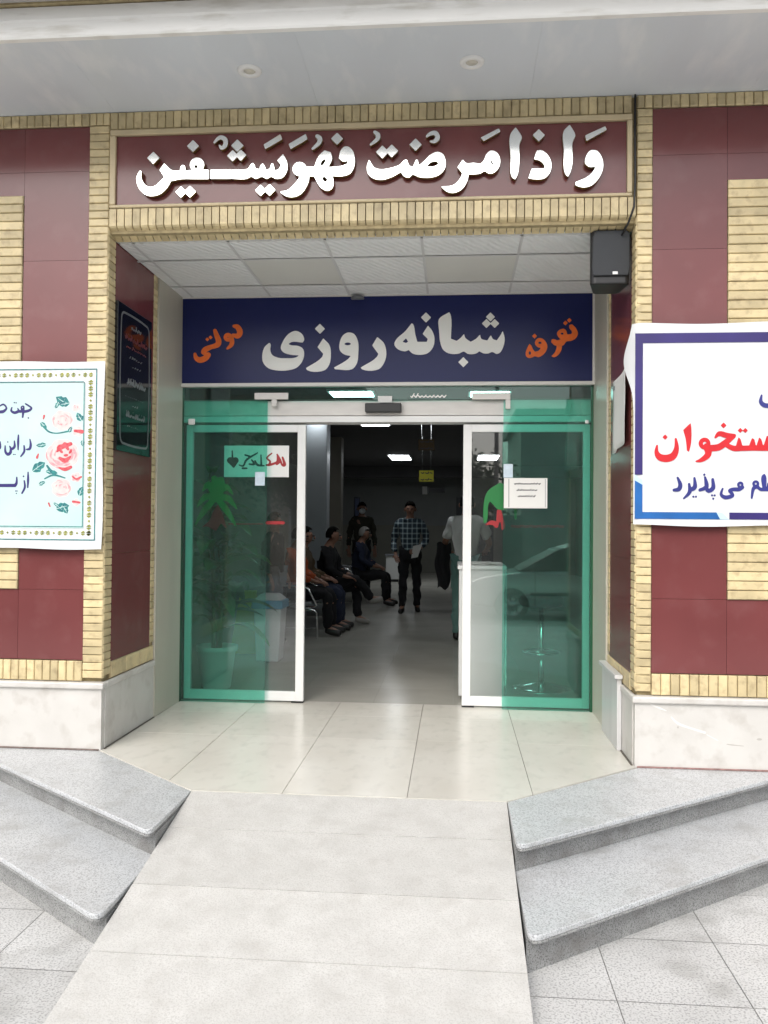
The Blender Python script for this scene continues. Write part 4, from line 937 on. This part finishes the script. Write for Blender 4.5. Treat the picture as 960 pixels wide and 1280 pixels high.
for s_ in range(4):
    a = rp.uniform(0, 2*PI); top = Vector((c0[0]+.10*math.cos(a), c0[1]+.10*math.sin(a), rp.choice((1.15,1.45,1.7)))); bs = Vector((c0[0]+.04*math.cos(a), c0[1]+.04*math.sin(a), .30))
    mid = (top+bs)/2 + Vector((rp.uniform(-.03,.03), rp.uniform(-.03,.03), 0)); st.tube([bs, mid, top], [.014,.012,.007], 8)
    for i in range(15):
        t = .22 + .78*i/14; p = bs.lerp(top, t); aa = a + i*2.4; el = rp.uniform(.25, 1.0)
        if math.cos(aa)*.3 + p.x < -2.3: aa += PI
        dv = (math.cos(aa), math.sin(aa)*.8 + .1, el); q = p + Vector(dv).normalized()*.08; st.tube([p, q], .004, 6)
        leafblade(q, dv, rp.uniform(.26,.42), rp.uniform(.10,.17), rp.uniform(.4,.9))
st.build('stem', 'stem', pt, smooth=True); lv.build('foliage', 'leaf', pt, smooth=True)

bn = thing('waste_bin', 'white waste bin with blue rimmed lid behind the left glass door', 'bin', (-1.79, 8.1, 0))
def taper(b, cx, cy, z0, z1, w0, w1, d0, d1):
    b.add([(cx-w0/2,cy-d0/2,z0),(cx+w0/2,cy-d0/2,z0),(cx+w0/2,cy+d0/2,z0),(cx-w0/2,cy+d0/2,z0),(cx-w1/2,cy-d1/2,z1),(cx+w1/2,cy-d1/2,z1),(cx+w1/2,cy+d1/2,z1),(cx-w1/2,cy+d1/2,z1)],
          [(3,2,1,0),(4,5,6,7),(0,1,5,4),(1,2,6,5),(2,3,7,6),(3,0,4,7)]); return b
taper(MB(), -1.79, 8.15, .01, .52, .22, .27, .24, .29).build('body', 'bin_white', bn, bevel=.015)
taper(MB(), -1.79, 8.15, .521, .60, .31, .30, .33, .32).build('rim', 'bin_blue', bn, bevel=.012)
taper(MB(), -1.79, 8.15, .601, .66, .28, .16, .30, .18).build('lid', 'bin_white', bn, bevel=.015)
ys_ = thing('floor_sign', 'yellow folding floor sign standing behind the waste bin', 'sign', (-2.15, 8.75, 0))
for s_ in (-1, 1):
    b = MB(); b.add([(-2.30,8.75+s_*.18,0),(-2.02,8.75+s_*.18,0),(-2.08,8.75+s_*.01,.62),(-2.24,8.75+s_*.01,.62),(-2.30,8.75+s_*.19,0),(-2.02,8.75+s_*.19,0),(-2.08,8.75+s_*.022,.62),(-2.24,8.75+s_*.022,.62)],
        [(0,1,2,3),(7,6,5,4),(0,4,5,1),(1,5,6,2),(2,6,7,3),(3,7,4,0)]); b.build('panel', 'yellow_plastic', ys_)
MB().tube([(-2.25,8.75,.625),(-2.07,8.75,.625)], .014, 8).build('hinge', 'yellow_plastic', ys_)

dk = thing('reception_desk', 'white reception counter behind the right glass door', 'desk', (.19, 6.8, 0))
MB().box(.040, .385, 6.52, 7.25, .03, 1.0).build('cabinet', 'desk', dk, bevel=.004)
MB().box(.028, .40, 6.50, 7.27, 1.001, 1.03).build('countertop', 'alu', dk, bevel=.004)
MB().box(.06, .36, 6.55, 7.2, 0, .029).build('plinth', 'dark_board', dk)
MB().box(.388, .402, 6.51, 6.53, .03, 1.0).build('edge_strip', 'chrome', dk)
tg = thing('paper_stack', 'loose stack of papers lying on the white counter', 'papers', (.2, 6.7, 1.03))
b = MB()
for i in range(5):
    a = rp.uniform(-.3,.3); cx_, cy_ = .20+rp.uniform(-.02,.02), 6.72+rp.uniform(-.02,.02); ca, sa = math.cos(a), math.sin(a)
    b.prism([(cx_+u*ca-v*sa, cy_+u*sa+v*ca) for u, v in ((-.105,-.148),(.105,-.148),(.105,.148),(-.105,.148))], 1.031+i*.004, 1.0342+i*.004)
b.build('sheets', 'paper', tg)
stl = thing('swivel_stool', 'chrome swivel stool with round domed base behind the right green glass', 'stool', (.72, 7.05, 0))
c0 = (.72, 7.05, 0)
MB().lathe([(0,.05),(.04,.05),(.10,.035),(.20,.018),(.235,.008),(.24,0),(.22,-.0)], c0, 40).build('base', 'chrome', stl, smooth=True)
MB().tube([(.72,7.05,.045),(.72,7.05,.68)], [.024,.02], 16).build('column', 'chrome', stl, smooth=True)
b = MB(); b.tube([(.72+.15*math.cos(a), 7.05+.15*math.sin(a), .30) for a in np.linspace(0, 2*PI, 33)], .009, 8, cap=False); b.tube([(.57,7.05,.30),(.87,7.05,.30)], .008, 8); b.build('footrest', 'chrome', stl, smooth=True)
MB().lathe([(0,.68),(.16,.68),(.18,.70),(.18,.745),(.16,.765),(0,.77)], c0, 32).build('seat', 'cloth_black', stl, smooth=True)

def bench(y0, n, lab):
    t = thing('waiting_bench', lab, 'bench', (-2.0, y0, 0), 'steel waiting benches on the left')
    xs0, xs1 = -2.16, -1.66
    MB().box(-1.98, -1.92, y0, y0+n*.56, .33, .39).build('beam', 'steel_seat', t)
    for i in range(n):
        yy = y0+i*.56+.03
        b = MB(); b.tube; pr = [(xs1,.40),(xs1-.01,.425),(xs0+.12,.41),(xs0+.06,.44),(xs0-.03,.84),(xs0-.05,.83),(xs0+.03,.40),(xs0+.10,.385)]
        b.prism(pr, yy, yy+.50, lambda a,bb,c:(a,c,bb)); b.build('seat', 'steel_seat', t, bevel=.006)
    for k in range(n+1):
        yy = y0+k*.56
        MB().tube([(xs0+.02,yy,.62),(xs1-.12,yy,.62),(xs1-.04,yy,.58),(xs1+.06,yy,.39),(xs1+.02,yy,.37),(-1.95,yy,.36)], .014, 8).build('armrest', 'chrome', t, smooth=True)
    for k in (0, n):
        yy = y0+k*.56
        MB().tube([(-1.95,yy,.34),(xs1+.03,yy,.34),(xs1+.06,yy,.30),(xs1+.07,yy,.0)], .015, 8).build('leg', 'chrome', t, smooth=True)
        MB().tube([(-1.95,yy,.34),(-2.19,yy,.30),(-2.22,yy,.0)], .015, 8).build('leg', 'chrome', t, smooth=True)
        MB().tube([(-2.21,yy,.12),(xs1+.07,yy,.12)], .008, 8).build('brace', 'chrome', t, smooth=True)
bench(9.80, 4, 'steel waiting bench nearest the doorway with dark clothed sitters')
bench(13.3, 3, 'steel waiting bench farther back behind the grey haired sitter')

# --- people: a skeleton grown into one skin, clothes as looser skins over it
def skinned(name, verts, edges, m, root, parent, sub=2):
    o0 = wloc(parent); me = bpy.data.meshes.new(name); me.from_pydata([(v[0]-o0.x, v[1]-o0.y, v[2]-o0.z) for v in verts], edges, []); me.update()
    ob = bpy.data.objects.new(name, me); COL.objects.link(ob); ob.parent = parent
    md = ob.modifiers.new('skin', 'SKIN'); md.use_smooth_shade = True
    for i, v in enumerate(verts):
        sv = me.skin_vertices[0].data[i]; sv.radius = (v[3], v[4] if len(v) > 4 else v[3]); sv.use_root = (i == root)
    s = ob.modifiers.new('sub', 'SUBSURF'); s.levels = s.render_levels = sub
    dg = bpy.context.evaluated_depsgraph_get(); me2 = bpy.data.meshes.new_from_object(ob.evaluated_get(dg))
    bpy.data.objects.remove(ob); bpy.data.meshes.remove(me); me2.materials.clear(); me2.materials.append(M[m]); me2.name = name
    if name in ('top', 'trousers'):          # folds
        ph = (len(me2.vertices) % 17)
        nr = [v.normal.copy() for v in me2.vertices]
        for v, q in zip(me2.vertices, nr): c = v.co; v.co = c + q*(.007*math.sin(c.z*31+c.x*19+ph)+.006*math.sin(c.x*43-c.z*24+c.y*37+ph)+.004*math.sin(c.z*70+c.y*50))
    for p in me2.polygons: p.use_smooth = True; p.material_index = 0
    ob = bpy.data.objects.new(name, me2); COL.objects.link(ob); ob.parent = parent; return ob
def person(lab, x, y, face, J, shirt, trousers, hair='hair', shoe='shoe', sleeves='long', mask=False, scale=1.0, coat=False, held=None):
    """J: joints in the person's own frame (right, forward, up); face: heading in degrees, 0 = away from the camera"""
    a = math.radians(face); fx, fy_ = math.sin(a), math.cos(a); rx, ry = math.cos(a), -math.sin(a)
    W3 = lambda p: (x+(p[0]*rx+p[1]*fx)*scale, y+(p[0]*ry+p[1]*fy_)*scale, p[2]*scale)
    t = thing('person', lab, 'person', (x, y, 0), 'people in the lobby')
    V, E = [], []
    def v(p, r): V.append((*W3(p), r*scale)); return len(V)-1
    def mid(p, q, k=.5): return tuple(p[i]+(q[i]-p[i])*k for i in range(3))
    pel = v(J['pelvis'], .115); sp_ = v(mid(J['pelvis'], J['chest'], .5), .115); ch = v(J['chest'], .135); nk = v(J['neck'], .066)
    hd = J['head']; nb = v(mid(J['neck'], hd, .45), .056); h0 = v((hd[0],hd[1]+.01,hd[2]-.045), .066); h1 = v(hd, .088); h2 = v((hd[0],hd[1]-.015,hd[2]+.055), .078)
    E += [(pel,sp_),(sp_,ch),(ch,nk),(nk,nb),(nb,h0),(h0,h1),(h1,h2)]
    for s in ('l','r'):
        sh, el, wr, ha = J['sh_'+s], J['el_'+s], J['wr_'+s], J['ha_'+s]
        i = [v(sh,.055), v(mid(sh,el),.047), v(el,.038), v(mid(el,wr),.034), v(wr,.024), v(ha,.032)]
        E += [(ch,i[0])] + list(zip(i, i[1:]))
        d = Vector(ha)-Vector(wr); d.normalize(); sd_ = d.cross(Vector((0,1,0) if abs(d.y) < .8 else (0,0,1))); sd_.normalize(); nn = d.cross(sd_)
        for k, (off, L) in enumerate(((-.027,.068),(-.009,.08),(.009,.075),(.027,.058))):
            p0 = Vector(ha)+sd_*off+d*.025; p1 = p0+d*L*.55+nn*.008; p2 = p1+d*L*.4+nn*.022
            q = [v(tuple(p0),.009), v(tuple(p1),.0085), v(tuple(p2),.007)]; E += [(i[5],q[0]),(q[0],q[1]),(q[1],q[2])]
        p0 = Vector(wr)+d*.03+sd_*.034; p1 = p0+sd_*.022+d*.035; q = [v(tuple(p0),.011), v(tuple(p1),.008)]; E += [(i[5],q[0]),(q[0],q[1])]
        hp, kn, an, to = J['hip_'+s], J['kn_'+s], J['an_'+s], J['to_'+s]
        i = [v(hp,.085), v(mid(hp,kn),.075), v(kn,.055), v(mid(kn,an,.35),.054), v(an,.036), v(to,.03)]
        E += [(pel,i[0])] + list(zip(i, i[1:]))
    skinned('body', V, E, 'skin', pel, t)
    # top
    V, E = [], []
    a0 = v((J['pelvis'][0],J['pelvis'][1],J['pelvis'][2]-(.02 if not coat else .0)), .150); a1 = v(mid(J['pelvis'],J['chest']), .142); a2 = v(J['chest'], .160); a3 = v(mid(J['chest'],J['neck'],.80), .088)
    E += [(a0,a1),(a1,a2),(a2,a3)]
    if coat: c_ = v((J['pelvis'][0],J['pelvis'][1],J['pelvis'][2]-.38), .17); E.append((a0,c_))
    for s in ('l','r'):
        sh, el, wr = J['sh_'+s], J['el_'+s], J['wr_'+s]
        i = [v(sh,.072), v(mid(sh,el,.5),.066)] + ([v(el,.055), v(mid(el,wr,.5),.048), v(mid(el,wr,.9),.042)] if sleeves == 'long' else [v(mid(sh,el,.8),.066)])
        E += [(a2,i[0])] + list(zip(i, i[1:]))
    skinned('top', V, E, shirt, a1, t)
    V, E = [], []
    a0 = v(J['pelvis'], .135)
    for s in ('l','r'):
        hp, kn, an = J['hip_'+s], J['kn_'+s], J['an_'+s]
        i = [v(hp,.098), v(mid(hp,kn),.090), v(kn,.072), v(mid(kn,an,.5),.066), v(mid(kn,an,1.04),.060)]
        E += [(a0,i[0])] + list(zip(i, i[1:]))
    skinned('trousers', V, E, trousers, a0, t)
    for s in ('l','r'):
        V, E = [], []; an, to = Vector(J['an_'+s]), Vector(J['to_'+s]); d = (to-an)
        q = [v(tuple(an-d*.25-Vector((0,0,.035))), .045), v(tuple(an.lerp(to,.5)-Vector((0,0,.02))), .048), v(tuple(to+d*.15), .036)]; E = [(q[0],q[1]),(q[1],q[2])]
        skinned('shoe', V, E, shoe, 0, t)
    # hair cap, face
    H = Vector(hd); o0 = W3(tuple(H+Vector((0,-.022,.035))))
    hb = MB(); k0 = len(hb.v); n, m_ = 16, 9
    for i in range(m_+1):
        th = PI*.60*i/m_
        for j in range(n):
            ph = 2*PI*j/n; fwd = math.sin(ph); cut = .50 if fwd > .2 else 1.0
            th2 = th*cut; q = (H.x+.087*math.sin(th2)*math.cos(ph), H.y-.014+.104*math.sin(th2)*math.sin(ph), H.z+.010+.120*math.cos(th2)); hb.v.append(W3(q))
    for i in range(m_):
        for j in range(n): hb.f.append((i*n+j, i*n+(j+1)%n, (i+1)*n+(j+1)%n, (i+1)*n+j))
    hb.build('hair', hair, t, smooth=True)
    for s in (-1, 1):
        MB().ell(W3((H.x+s*.033, H.y+.083, H.z+.005)), (.010*scale,)*3, 8, 6).build('eye', 'black', t, smooth=True)
        MB().ell(W3((H.x+s*.086, H.y-.005, H.z-.008)), (.012,.016,.028), 8, 6).build('ear', 'skin', t, smooth=True)
    MB().ell(W3((H.x, H.y+.098, H.z-.022)), (.013,.016,.022), 8, 6).build('nose', 'skin', t, smooth=True)
    fc = MB(); fc.ell(W3((H.x, H.y+.078, H.z-.058)), (.022,.018,.006), 8, 6); fc.build('mouth', 'cloth_brown', t, smooth=True)
    if mask: fc = MB(); fc.ell(W3((H.x, H.y+.066, H.z-.045)), (.062,.062,.055), 14, 10); fc.build('face_mask', 'mask', t, smooth=True)
    return t, W3
def standing(step=0.0, lean=0.0, arm=None):
    J = dict(pelvis=(0,0,.93), chest=(0,lean*.5,1.28), neck=(0,lean*.8,1.46), head=(0,lean+.02,1.59))
    for s, k in (('l',-1),('r',1)):
        J['sh_'+s] = (k*.165,lean*.7,1.39); J['el_'+s] = (k*.225,-.03+lean*.5-k*step*.4,1.11); J['wr_'+s] = (k*.24,.07+lean*.3-k*step*.6,.88); J['ha_'+s] = (k*.235,.10+lean*.3-k*step*.7,.80)
        J['hip_'+s] = (k*.09,0,.90); J['kn_'+s] = (k*.10,.03+k*step*.6,.49); J['an_'+s] = (k*.11,k*step,.09); J['to_'+s] = (k*.13,k*step+.14,.035)
    if arm:
        for s, (e, w_, h) in arm.items(): J['el_'+s], J['wr_'+s], J['ha_'+s] = e, w_, h
    return J
def sitting(cross=False, lean=.0, spread=.10):
    J = dict(pelvis=(0,-.02,.53), chest=(0,-.06+lean,.88), neck=(0,-.05+lean*1.3,1.06), head=(0,.0+lean*1.5,1.19))
    for s, k in (('l',-1),('r',1)):
        J['sh_'+s] = (k*.18,-.05+lean*1.1,1.00); J['el_'+s] = (k*.24,.05+lean,.74); J['wr_'+s] = (k*.14,.27,.66); J['ha_'+s] = (k*.10,.34,.64)
        J['hip_'+s] = (k*.09,.02,.51); J['kn_'+s] = (k*(.09+spread*.5),.45,.50); J['an_'+s] = (k*(.09+spread*.5),.46,.10); J['to_'+s] = (k*(.11+spread*.5),.61,.045)
    if cross: J['kn_l'] = (-.1,.38,.50); J['an_l'] = (-.1,.40,.10); J['to_l'] = (-.1,.55,.045); J['kn_r'] = (.0,.40,.62); J['an_r'] = (-.14,.58,.35); J['to_r'] = (-.16,.72,.35)
    return J
# the walking man in the plaid shirt, paper in his hand
J = standing(.13, .05, {'l': ((-.26,.02,1.12),(-.15,.20,.98),(-.09,.25,.96)), 'r': ((.26,-.02,1.12),(.22,.12,.90),(.20,.18,.85))})
t, W3 = person('man in a plaid shirt and dark trousers walking towards the doors with a paper', -.68, 13.05, 180, J, 'plaid', 'cloth_black', sleeves='long', scale=1.0)
t2 = thing('held_paper', 'white sheet of paper in the hand of the walking man', 'paper', W3((-.10,.28,.90)))
b = MB(); q = [W3((-.20,.30,1.06)), W3((-.06,.31,1.03)), W3((-.03,.27,.84)), W3((-.13,.27,.86))]; b.add(q + [(p[0], p[1]+.003, p[2]) for p in q], [(0,1,2,3),(7,6,5,4),(0,4,5,1),(1,5,6,2),(2,6,7,3),(3,7,4,0)]); b.build('sheet', 'paper', t2)
# man in white seen from behind at the counter
J = standing(0, .04, {'l': ((-.27,.10,1.13),(-.24,.30,1.02),(-.22,.38,1.0)), 'r': ((.26,.12,1.13),(.2,.32,1.05),(.18,.4,1.03))})
person('man in a white short-sleeved shirt seen from behind beside the counter', .14, 9.9, 8, J, 'cloth_white', 'cloth_green', sleeves='short', scale=1.0)
t = thing('draped_jacket', 'black jacket hanging over the arm of the man in the white shirt', 'jacket', (-.14, 9.95, .62))
b = MB(); n_x, n_z = 8, 14
for sd_ in (0, 1):
    for j in range(n_z+1):
        for i in range(n_x+1):
            u, v = i/n_x, j/n_z; ww = .13+.05*math.sin(v*2.5); b.v.append((-.13+(u-.5)*ww+.012*math.sin(v*9), 9.99+(.05 if sd_ else -.03)*math.sin(PI*min(1,max(0,u)))+.012*math.sin(u*14+v*5), .60+.53*v+.02*math.sin(u*7)))
for sd_ in (0, 1):
    k = sd_*(n_x+1)*(n_z+1)
    for j in range(n_z):
        for i in range(n_x): q = k+j*(n_x+1)+i; b.f.append((q,q+1,q+n_x+2,q+n_x+1))
b.build('cloth', 'cloth_black', t, smooth=True)
# standing old man with mask and olive coat
person('old man in a long olive coat with a pale face mask standing by the columns', -1.76, 16.0, 170, standing(.03), 'cloth_olive', 'cloth_black', hair='hair', mask=True, coat=True, scale=1.04)
# seated people facing the aisle
person('seated dark haired man in black with crossed legs and grey shoes', -1.70, 11.25, 96, sitting(True, .06), 'cloth_black', 'cloth_black', shoe='shoe_grey')
person('seated person in an orange top nearest the doorway', -1.96, 10.2, 92, sitting(False, .06), 'cloth_orange', 'cloth_black')
person('seated person in a brown jacket between the orange top and the man in black', -1.92, 10.75, 90, sitting(False, .02), 'cloth_brown', 'cloth_navy')
person('seated grey haired person in navy farther back', -1.58, 14.1, 95, sitting(False, .06), 'cloth_navy', 'cloth_black', hair='grey_hair')
person('short person in dark top and grey trousers standing behind the left glass', -2.02, 9.35, 100, standing(.03), 'cloth_black', 'cloth_grey', scale=.86)

# --- the street behind the viewer (seen mirrored in the glass and lighting the front)
RZ = GZ - .15
tag(MB().box(-60, 60, -9.5, STREET-.15, RZ-.2, RZ).build('road', mat('asphalt', (.07,.07,.072), .85, var=.2, vscale=3, speck=((.12,.12,.12), 60, .4)), None), kind='structure')
b = MB()
for i in range(-30, 30): b.box(i*1.0+.004, i*1.0+.996, STREET-.149, STREET-.001, RZ-.1, GZ+.004)
tag(b.build('kerb', 'granite_riser', None, bevel=.012), kind='structure')
tag(MB().box(-60, 60, -14, -9.5, RZ-.2, GZ).build('far_pavement', 'paver'), kind='structure')
tag(MB().box(-200, 200, -200, 200, RZ-.6, RZ-.25).build('ground', 'joint'), kind='structure')
car = thing('parked_car', 'white hatchback parked along the kerb opposite the entrance', 'car', (2.4, -4.3, RZ))
def car_build(x0, yc, L=4.1, W=1.66):
    def prof(y, inset, pts): return [(x0+px_, yc+y, RZ+pz) for px_, pz in pts]
    low = [(0.02,.32),(0,.55),(.08,.72),(.30,.82),(1.0,.93),(1.05,.94),(3.55,.98),(3.95,.92),(4.08,.75),(4.1,.45),(4.05,.28),(3.55,.24)]
    low += [(3.50,.40),(3.38,.58),(3.2,.64),(3.02,.58),(2.90,.40),(2.86,.22),(1.22,.22)] + [(1.18,.40),(1.06,.58),(.88,.64),(.70,.58),(.58,.40),(.54,.24)]
    b = MB(); b.prism([(p, q) for p, q in low], yc-W/2, yc+W/2, lambda a, c, d: (x0+a, d, RZ+c)); b.build('body', mat('car_paint', (.72,.73,.73), .2, coat=.6), car, bevel=.05)
    cab0 = [(1.0,.95),(1.75,1.36),(2.1,1.44),(3.1,1.42),(3.65,1.05),(3.7,.98)]
    b = MB(); n = len(cab0); vs = []
    for y, ins in ((-W/2+.03,0),(W/2-.03,0)):
        for p, q in cab0: vs.append((x0+p, yc+y*(1-.16*(q-.95)/.5), RZ+q))
    b.add(vs, [tuple(range(n)), tuple(range(n,2*n))[::-1]] + [(i,(i+1)%n,n+(i+1)%n,n+i) for i in range(n)]); b.build('cabin', 'black', car, bevel=.02)
    b = MB(); vs = []
    for y in (-W/2+.05, W/2-.05):
        for p, q in ((1.68,1.335),(2.1,1.455),(3.1,1.435),(3.45,1.23),(3.1,1.40),(2.1,1.41)): vs.append((x0+p, yc+y*(.85), RZ+q))
    b.add(vs, [(0,1,7,6),(1,2,8,7),(2,3,9,8),(0,5,4,3,2,1),(6,7,8,9,10,11)]); b.build('roof', 'alu', car)
    for xs_, z0_, z1_ in ((1.30,.30,.93),(2.25,.28,.95),(3.05,.62,.96)):
        for s in (-1, 1): MB().box(x0+xs_, x0+xs_+.012, yc+s*(W/2+.001)-.003, yc+s*(W/2+.001)+.003, RZ+z0_, RZ+z1_).build('door_seam', 'black', car)
    for s in (-1, 1):
        for xs_ in (1.95, 2.85): MB().box(x0+xs_, x0+xs_+.16, yc+s*(W/2+.012)-.012, yc+s*(W/2+.012)+.012, RZ+.80, RZ+.83).build('door_handle', 'black', car, bevel=.004)
        MB().box(x0+1.22, x0+2.86, yc+s*(W/2+.006)-.008, yc+s*(W/2+.006)+.008, RZ+.50, RZ+.56).build('side_trim', 'black', car, bevel=.004)
    for wx in (.88, 3.20):
        for s in (-1, 1):
            yw = yc+s*(W/2-.10)
            wl = MB().lathe([(.20,-.09),(.29,-.10),(.315,-.07),(.315,.07),(.29,.10),(.20,.09)], (x0+wx, yw, RZ+.315), 28, 'Y').build('wheel', 'black', car, smooth=True)
            rm = MB().lathe([(0,s*.07),(.06,s*.075),(.07,s*.05),(.19,s*.06),(.205,s*.085),(.20,-s*.08)], (x0+wx, yw, RZ+.315), 28, 'Y')
            rm.build('rim', 'chrome', wl, smooth=True)
            for k in range(7):
                a = 2*PI*k/7; sp2 = MB(); cxs, czs = x0+wx+.12*math.cos(a), RZ+.315+.12*math.sin(a)
                sp2.tube([(x0+wx+.09*math.cos(a), yw+s*.083, RZ+.315+.09*math.sin(a)), (x0+wx+.15*math.cos(a), yw+s*.083, RZ+.315+.15*math.sin(a))], .016, 6); sp2.build('rim_opening', 'black', wl)
    for s in (-1, 1):
        MB().box(x0+.02, x0+.20, yc+s*.55-.14, yc+s*.55+.14, RZ+.60, RZ+.72).build('headlight', 'chrome', car, bevel=.02)
        MB().box(x0+3.98, x0+4.11, yc+s*.6-.12, yc+s*.6+.12, RZ+.68, RZ+.84).build('tail_light', 'red', car, bevel=.02)
        MB().box(x0+1.25, x0+1.42, yc+s*(W/2+.07)-.06, yc+s*(W/2+.07)+.06, RZ+.95, RZ+1.07).build('side_mirror', 'black', car, bevel=.02)
car_build(.20, -4.3)
def tree(x, y, h, cr, lab, seed):
    r = random.Random(seed); t = thing('street_tree', lab, 'tree', (x, y, GZ), 'street trees opposite'); b = MB(); f = MB()
    b.tube([(x,y,GZ-.02),(x+.05,y,GZ+h*.25),(x-.05,y+.05,GZ+h*.5)], [.14,.11,.08], 10); tips = []
    for i in range(9):
        a = 2*PI*i/9+r.uniform(-.3,.3); z0_ = GZ+h*r.uniform(.36,.5); e = (x+cr*.7*math.cos(a)*r.uniform(.5,1), y+cr*.7*math.sin(a)*r.uniform(.5,1), GZ+h*r.uniform(.55,.9))
        m_ = ((x+e[0])/2, (y+e[1])/2, (z0_+e[2])/2+.15); b.tube([(x,y,z0_), m_, e], [.06,.04,.015], 6); tips += [e, m_]
    b.build('trunk', mat('bark', (.10,.075,.055), .9, var=.4, bump=.5), t, smooth=True)
    for i in range(2600):
        c = r.choice(tips); d = Vector((r.gauss(0,1), r.gauss(0,1), r.gauss(0,.8)))*cr*.26; p = Vector(c)+d; s = r.uniform(.06,.13)
        u = Vector((r.uniform(-1,1), r.uniform(-1,1), r.uniform(-1,1))).normalized(); v_ = u.orthogonal().normalized()
        k = len(f.v); f.v += [tuple(p-u*s), tuple(p+v_*s*.5), tuple(p+u*s), tuple(p-v_*s*.5)]; f.f.append((k,k+1,k+2,k+3))
    f.build('crown', mat('tree_leaf', (.06,.115,.03), .6, island=.45), t)
for i, (x, y, h, cr) in enumerate(((.5,-13.2,4.2,1.4),(7.5,-11.2,5.6,2.3),(-4.6,-11.4,5.2,2.0),(-2.2,-13,3.6,1.2))):
    tree(x, y, h, cr, ['street tree just behind the lamp pole', 'taller street tree to the right of the parked car', 'street tree before the beige house', 'small street tree between the beige house and the lamp pole'][i], 30+i)
pole = thing('lamp_pole', 'grey street lamp pole across the road', 'street lamp', (.9, -10, GZ))
MB().tube([(1.1,-10,GZ),(1.1,-10,4.5),(1.1,-9.9,5.6),(1.1,-9.3,5.9),(1.1,-8.6,5.95)], [.07,.055,.045,.04,.03], 12).build('pole', 'grey_over', pole, smooth=True)
MB().box(1.0, 1.2, -8.75, -8.2, 5.9, 5.98).build('lamp_head', 'alu', pole, bevel=.02)
def house(x0, x1, y, h, m, lab, cols, rows):
    t = thing('opposite_house', lab, 'building', ((x0+x1)/2, y, GZ), 'houses across the street')
    MB().box(x0, x1, y-7, y, GZ-.2, h).build('wall', m, t); MB().box(x0-.2, x1+.2, y-7.2, y+.25, h+.001, h+.35).build('roof', 'grey_over', t)
    for i in range(cols):
        for j in range(rows):
            cx_ = x0+(x1-x0)*(i+.5)/cols; cz_ = GZ+1.6+j*3.0
            f = MB(); f.box(cx_-.65, cx_+.65, y+.001, y+.06, cz_-.70, cz_+.70); f = f.build('window', 'alu', t)
            MB().box(cx_-.57, cx_+.57, y+.061, y+.07, cz_-.62, cz_+.62).build('pane', 'navy', f)
house(-16, -3.2, -15, 5.6, mat('beige_render', (.60,.50,.38), .8, var=.15), 'beige rendered house across the street on the left', 4, 2)
house(2.2, 20, -16, 4.9, mat('grey_render', (.62,.62,.58), .8, var=.15), 'grey rendered house across the street on the right', 4, 1)
b = MB(); b.box(-3.19, 2.19, -15.3, -15.1, GZ, 1.7); o = b.build('boundary_wall', mat('wall_render', (.45,.44,.41), .8, var=.2), None); tag(o, 'low grey boundary wall between the two houses across the street', 'wall')

# --- parts drawn in one go but standing apart become parts of their own
def split_apart(o):
    me = o.data; nv = len(me.vertices)
    if nv > 20000: return
    par = list(range(nv))
    def find(a):
        while par[a] != a: par[a] = par[par[a]]; a = par[a]
        return a
    for e in me.edges:
        a, c = find(e.vertices[0]), find(e.vertices[1])
        if a != c: par[a] = c
    isl = {}
    for i in range(nv): isl.setdefault(find(i), []).append(i)
    k = len(isl)
    if k < 2 or k > 400: return
    keys = list(isl); co = np.array([v.co[:] for v in me.vertices]); lo = np.array([co[isl[q]].min(0) for q in keys]); hi = np.array([co[isl[q]].max(0) for q in keys])
    size = (hi-lo).max(1); gap = np.maximum(0, np.maximum(lo[:,None]-hi[None], lo[None]-hi[:,None])); near = np.sqrt((gap**2).sum(2)) <= np.maximum(.02, .5*np.maximum(size[:,None], size[None]))
    comp = list(range(k))
    for a in range(k):
        for c in np.nonzero(near[a])[0]:
            if comp[a] != comp[c]: x_, y_ = comp[a], comp[c]; comp = [x_ if q == y_ else q for q in comp]
    cs = sorted(set(comp))
    if len(cs) < 2: return
    lab = {i: comp[n_] for n_, q in enumerate(keys) for i in isl[q]}
    for c in cs[1:] + cs[:1]:
        bm = bmesh.new(); bm.from_mesh(me if c != cs[0] else o.data); bm.verts.ensure_lookup_table()
        bmesh.ops.delete(bm, geom=[v for v in bm.verts if lab[v.index] != c], context='VERTS')
        m2 = bpy.data.meshes.new(o.name); bm.to_mesh(m2); bm.free()
        for q in me.materials: m2.materials.append(q) if len(m2.materials) < len(me.materials) else None
        if c == cs[0]: o.data = m2
        else:
            n2 = o.copy(); n2.data = m2; COL.objects.link(n2); n2.parent = o.parent
for o in [o for o in SC.objects if o.type == 'MESH' and o.parent and not o.children and not o.get('kind')]: split_apart(o)
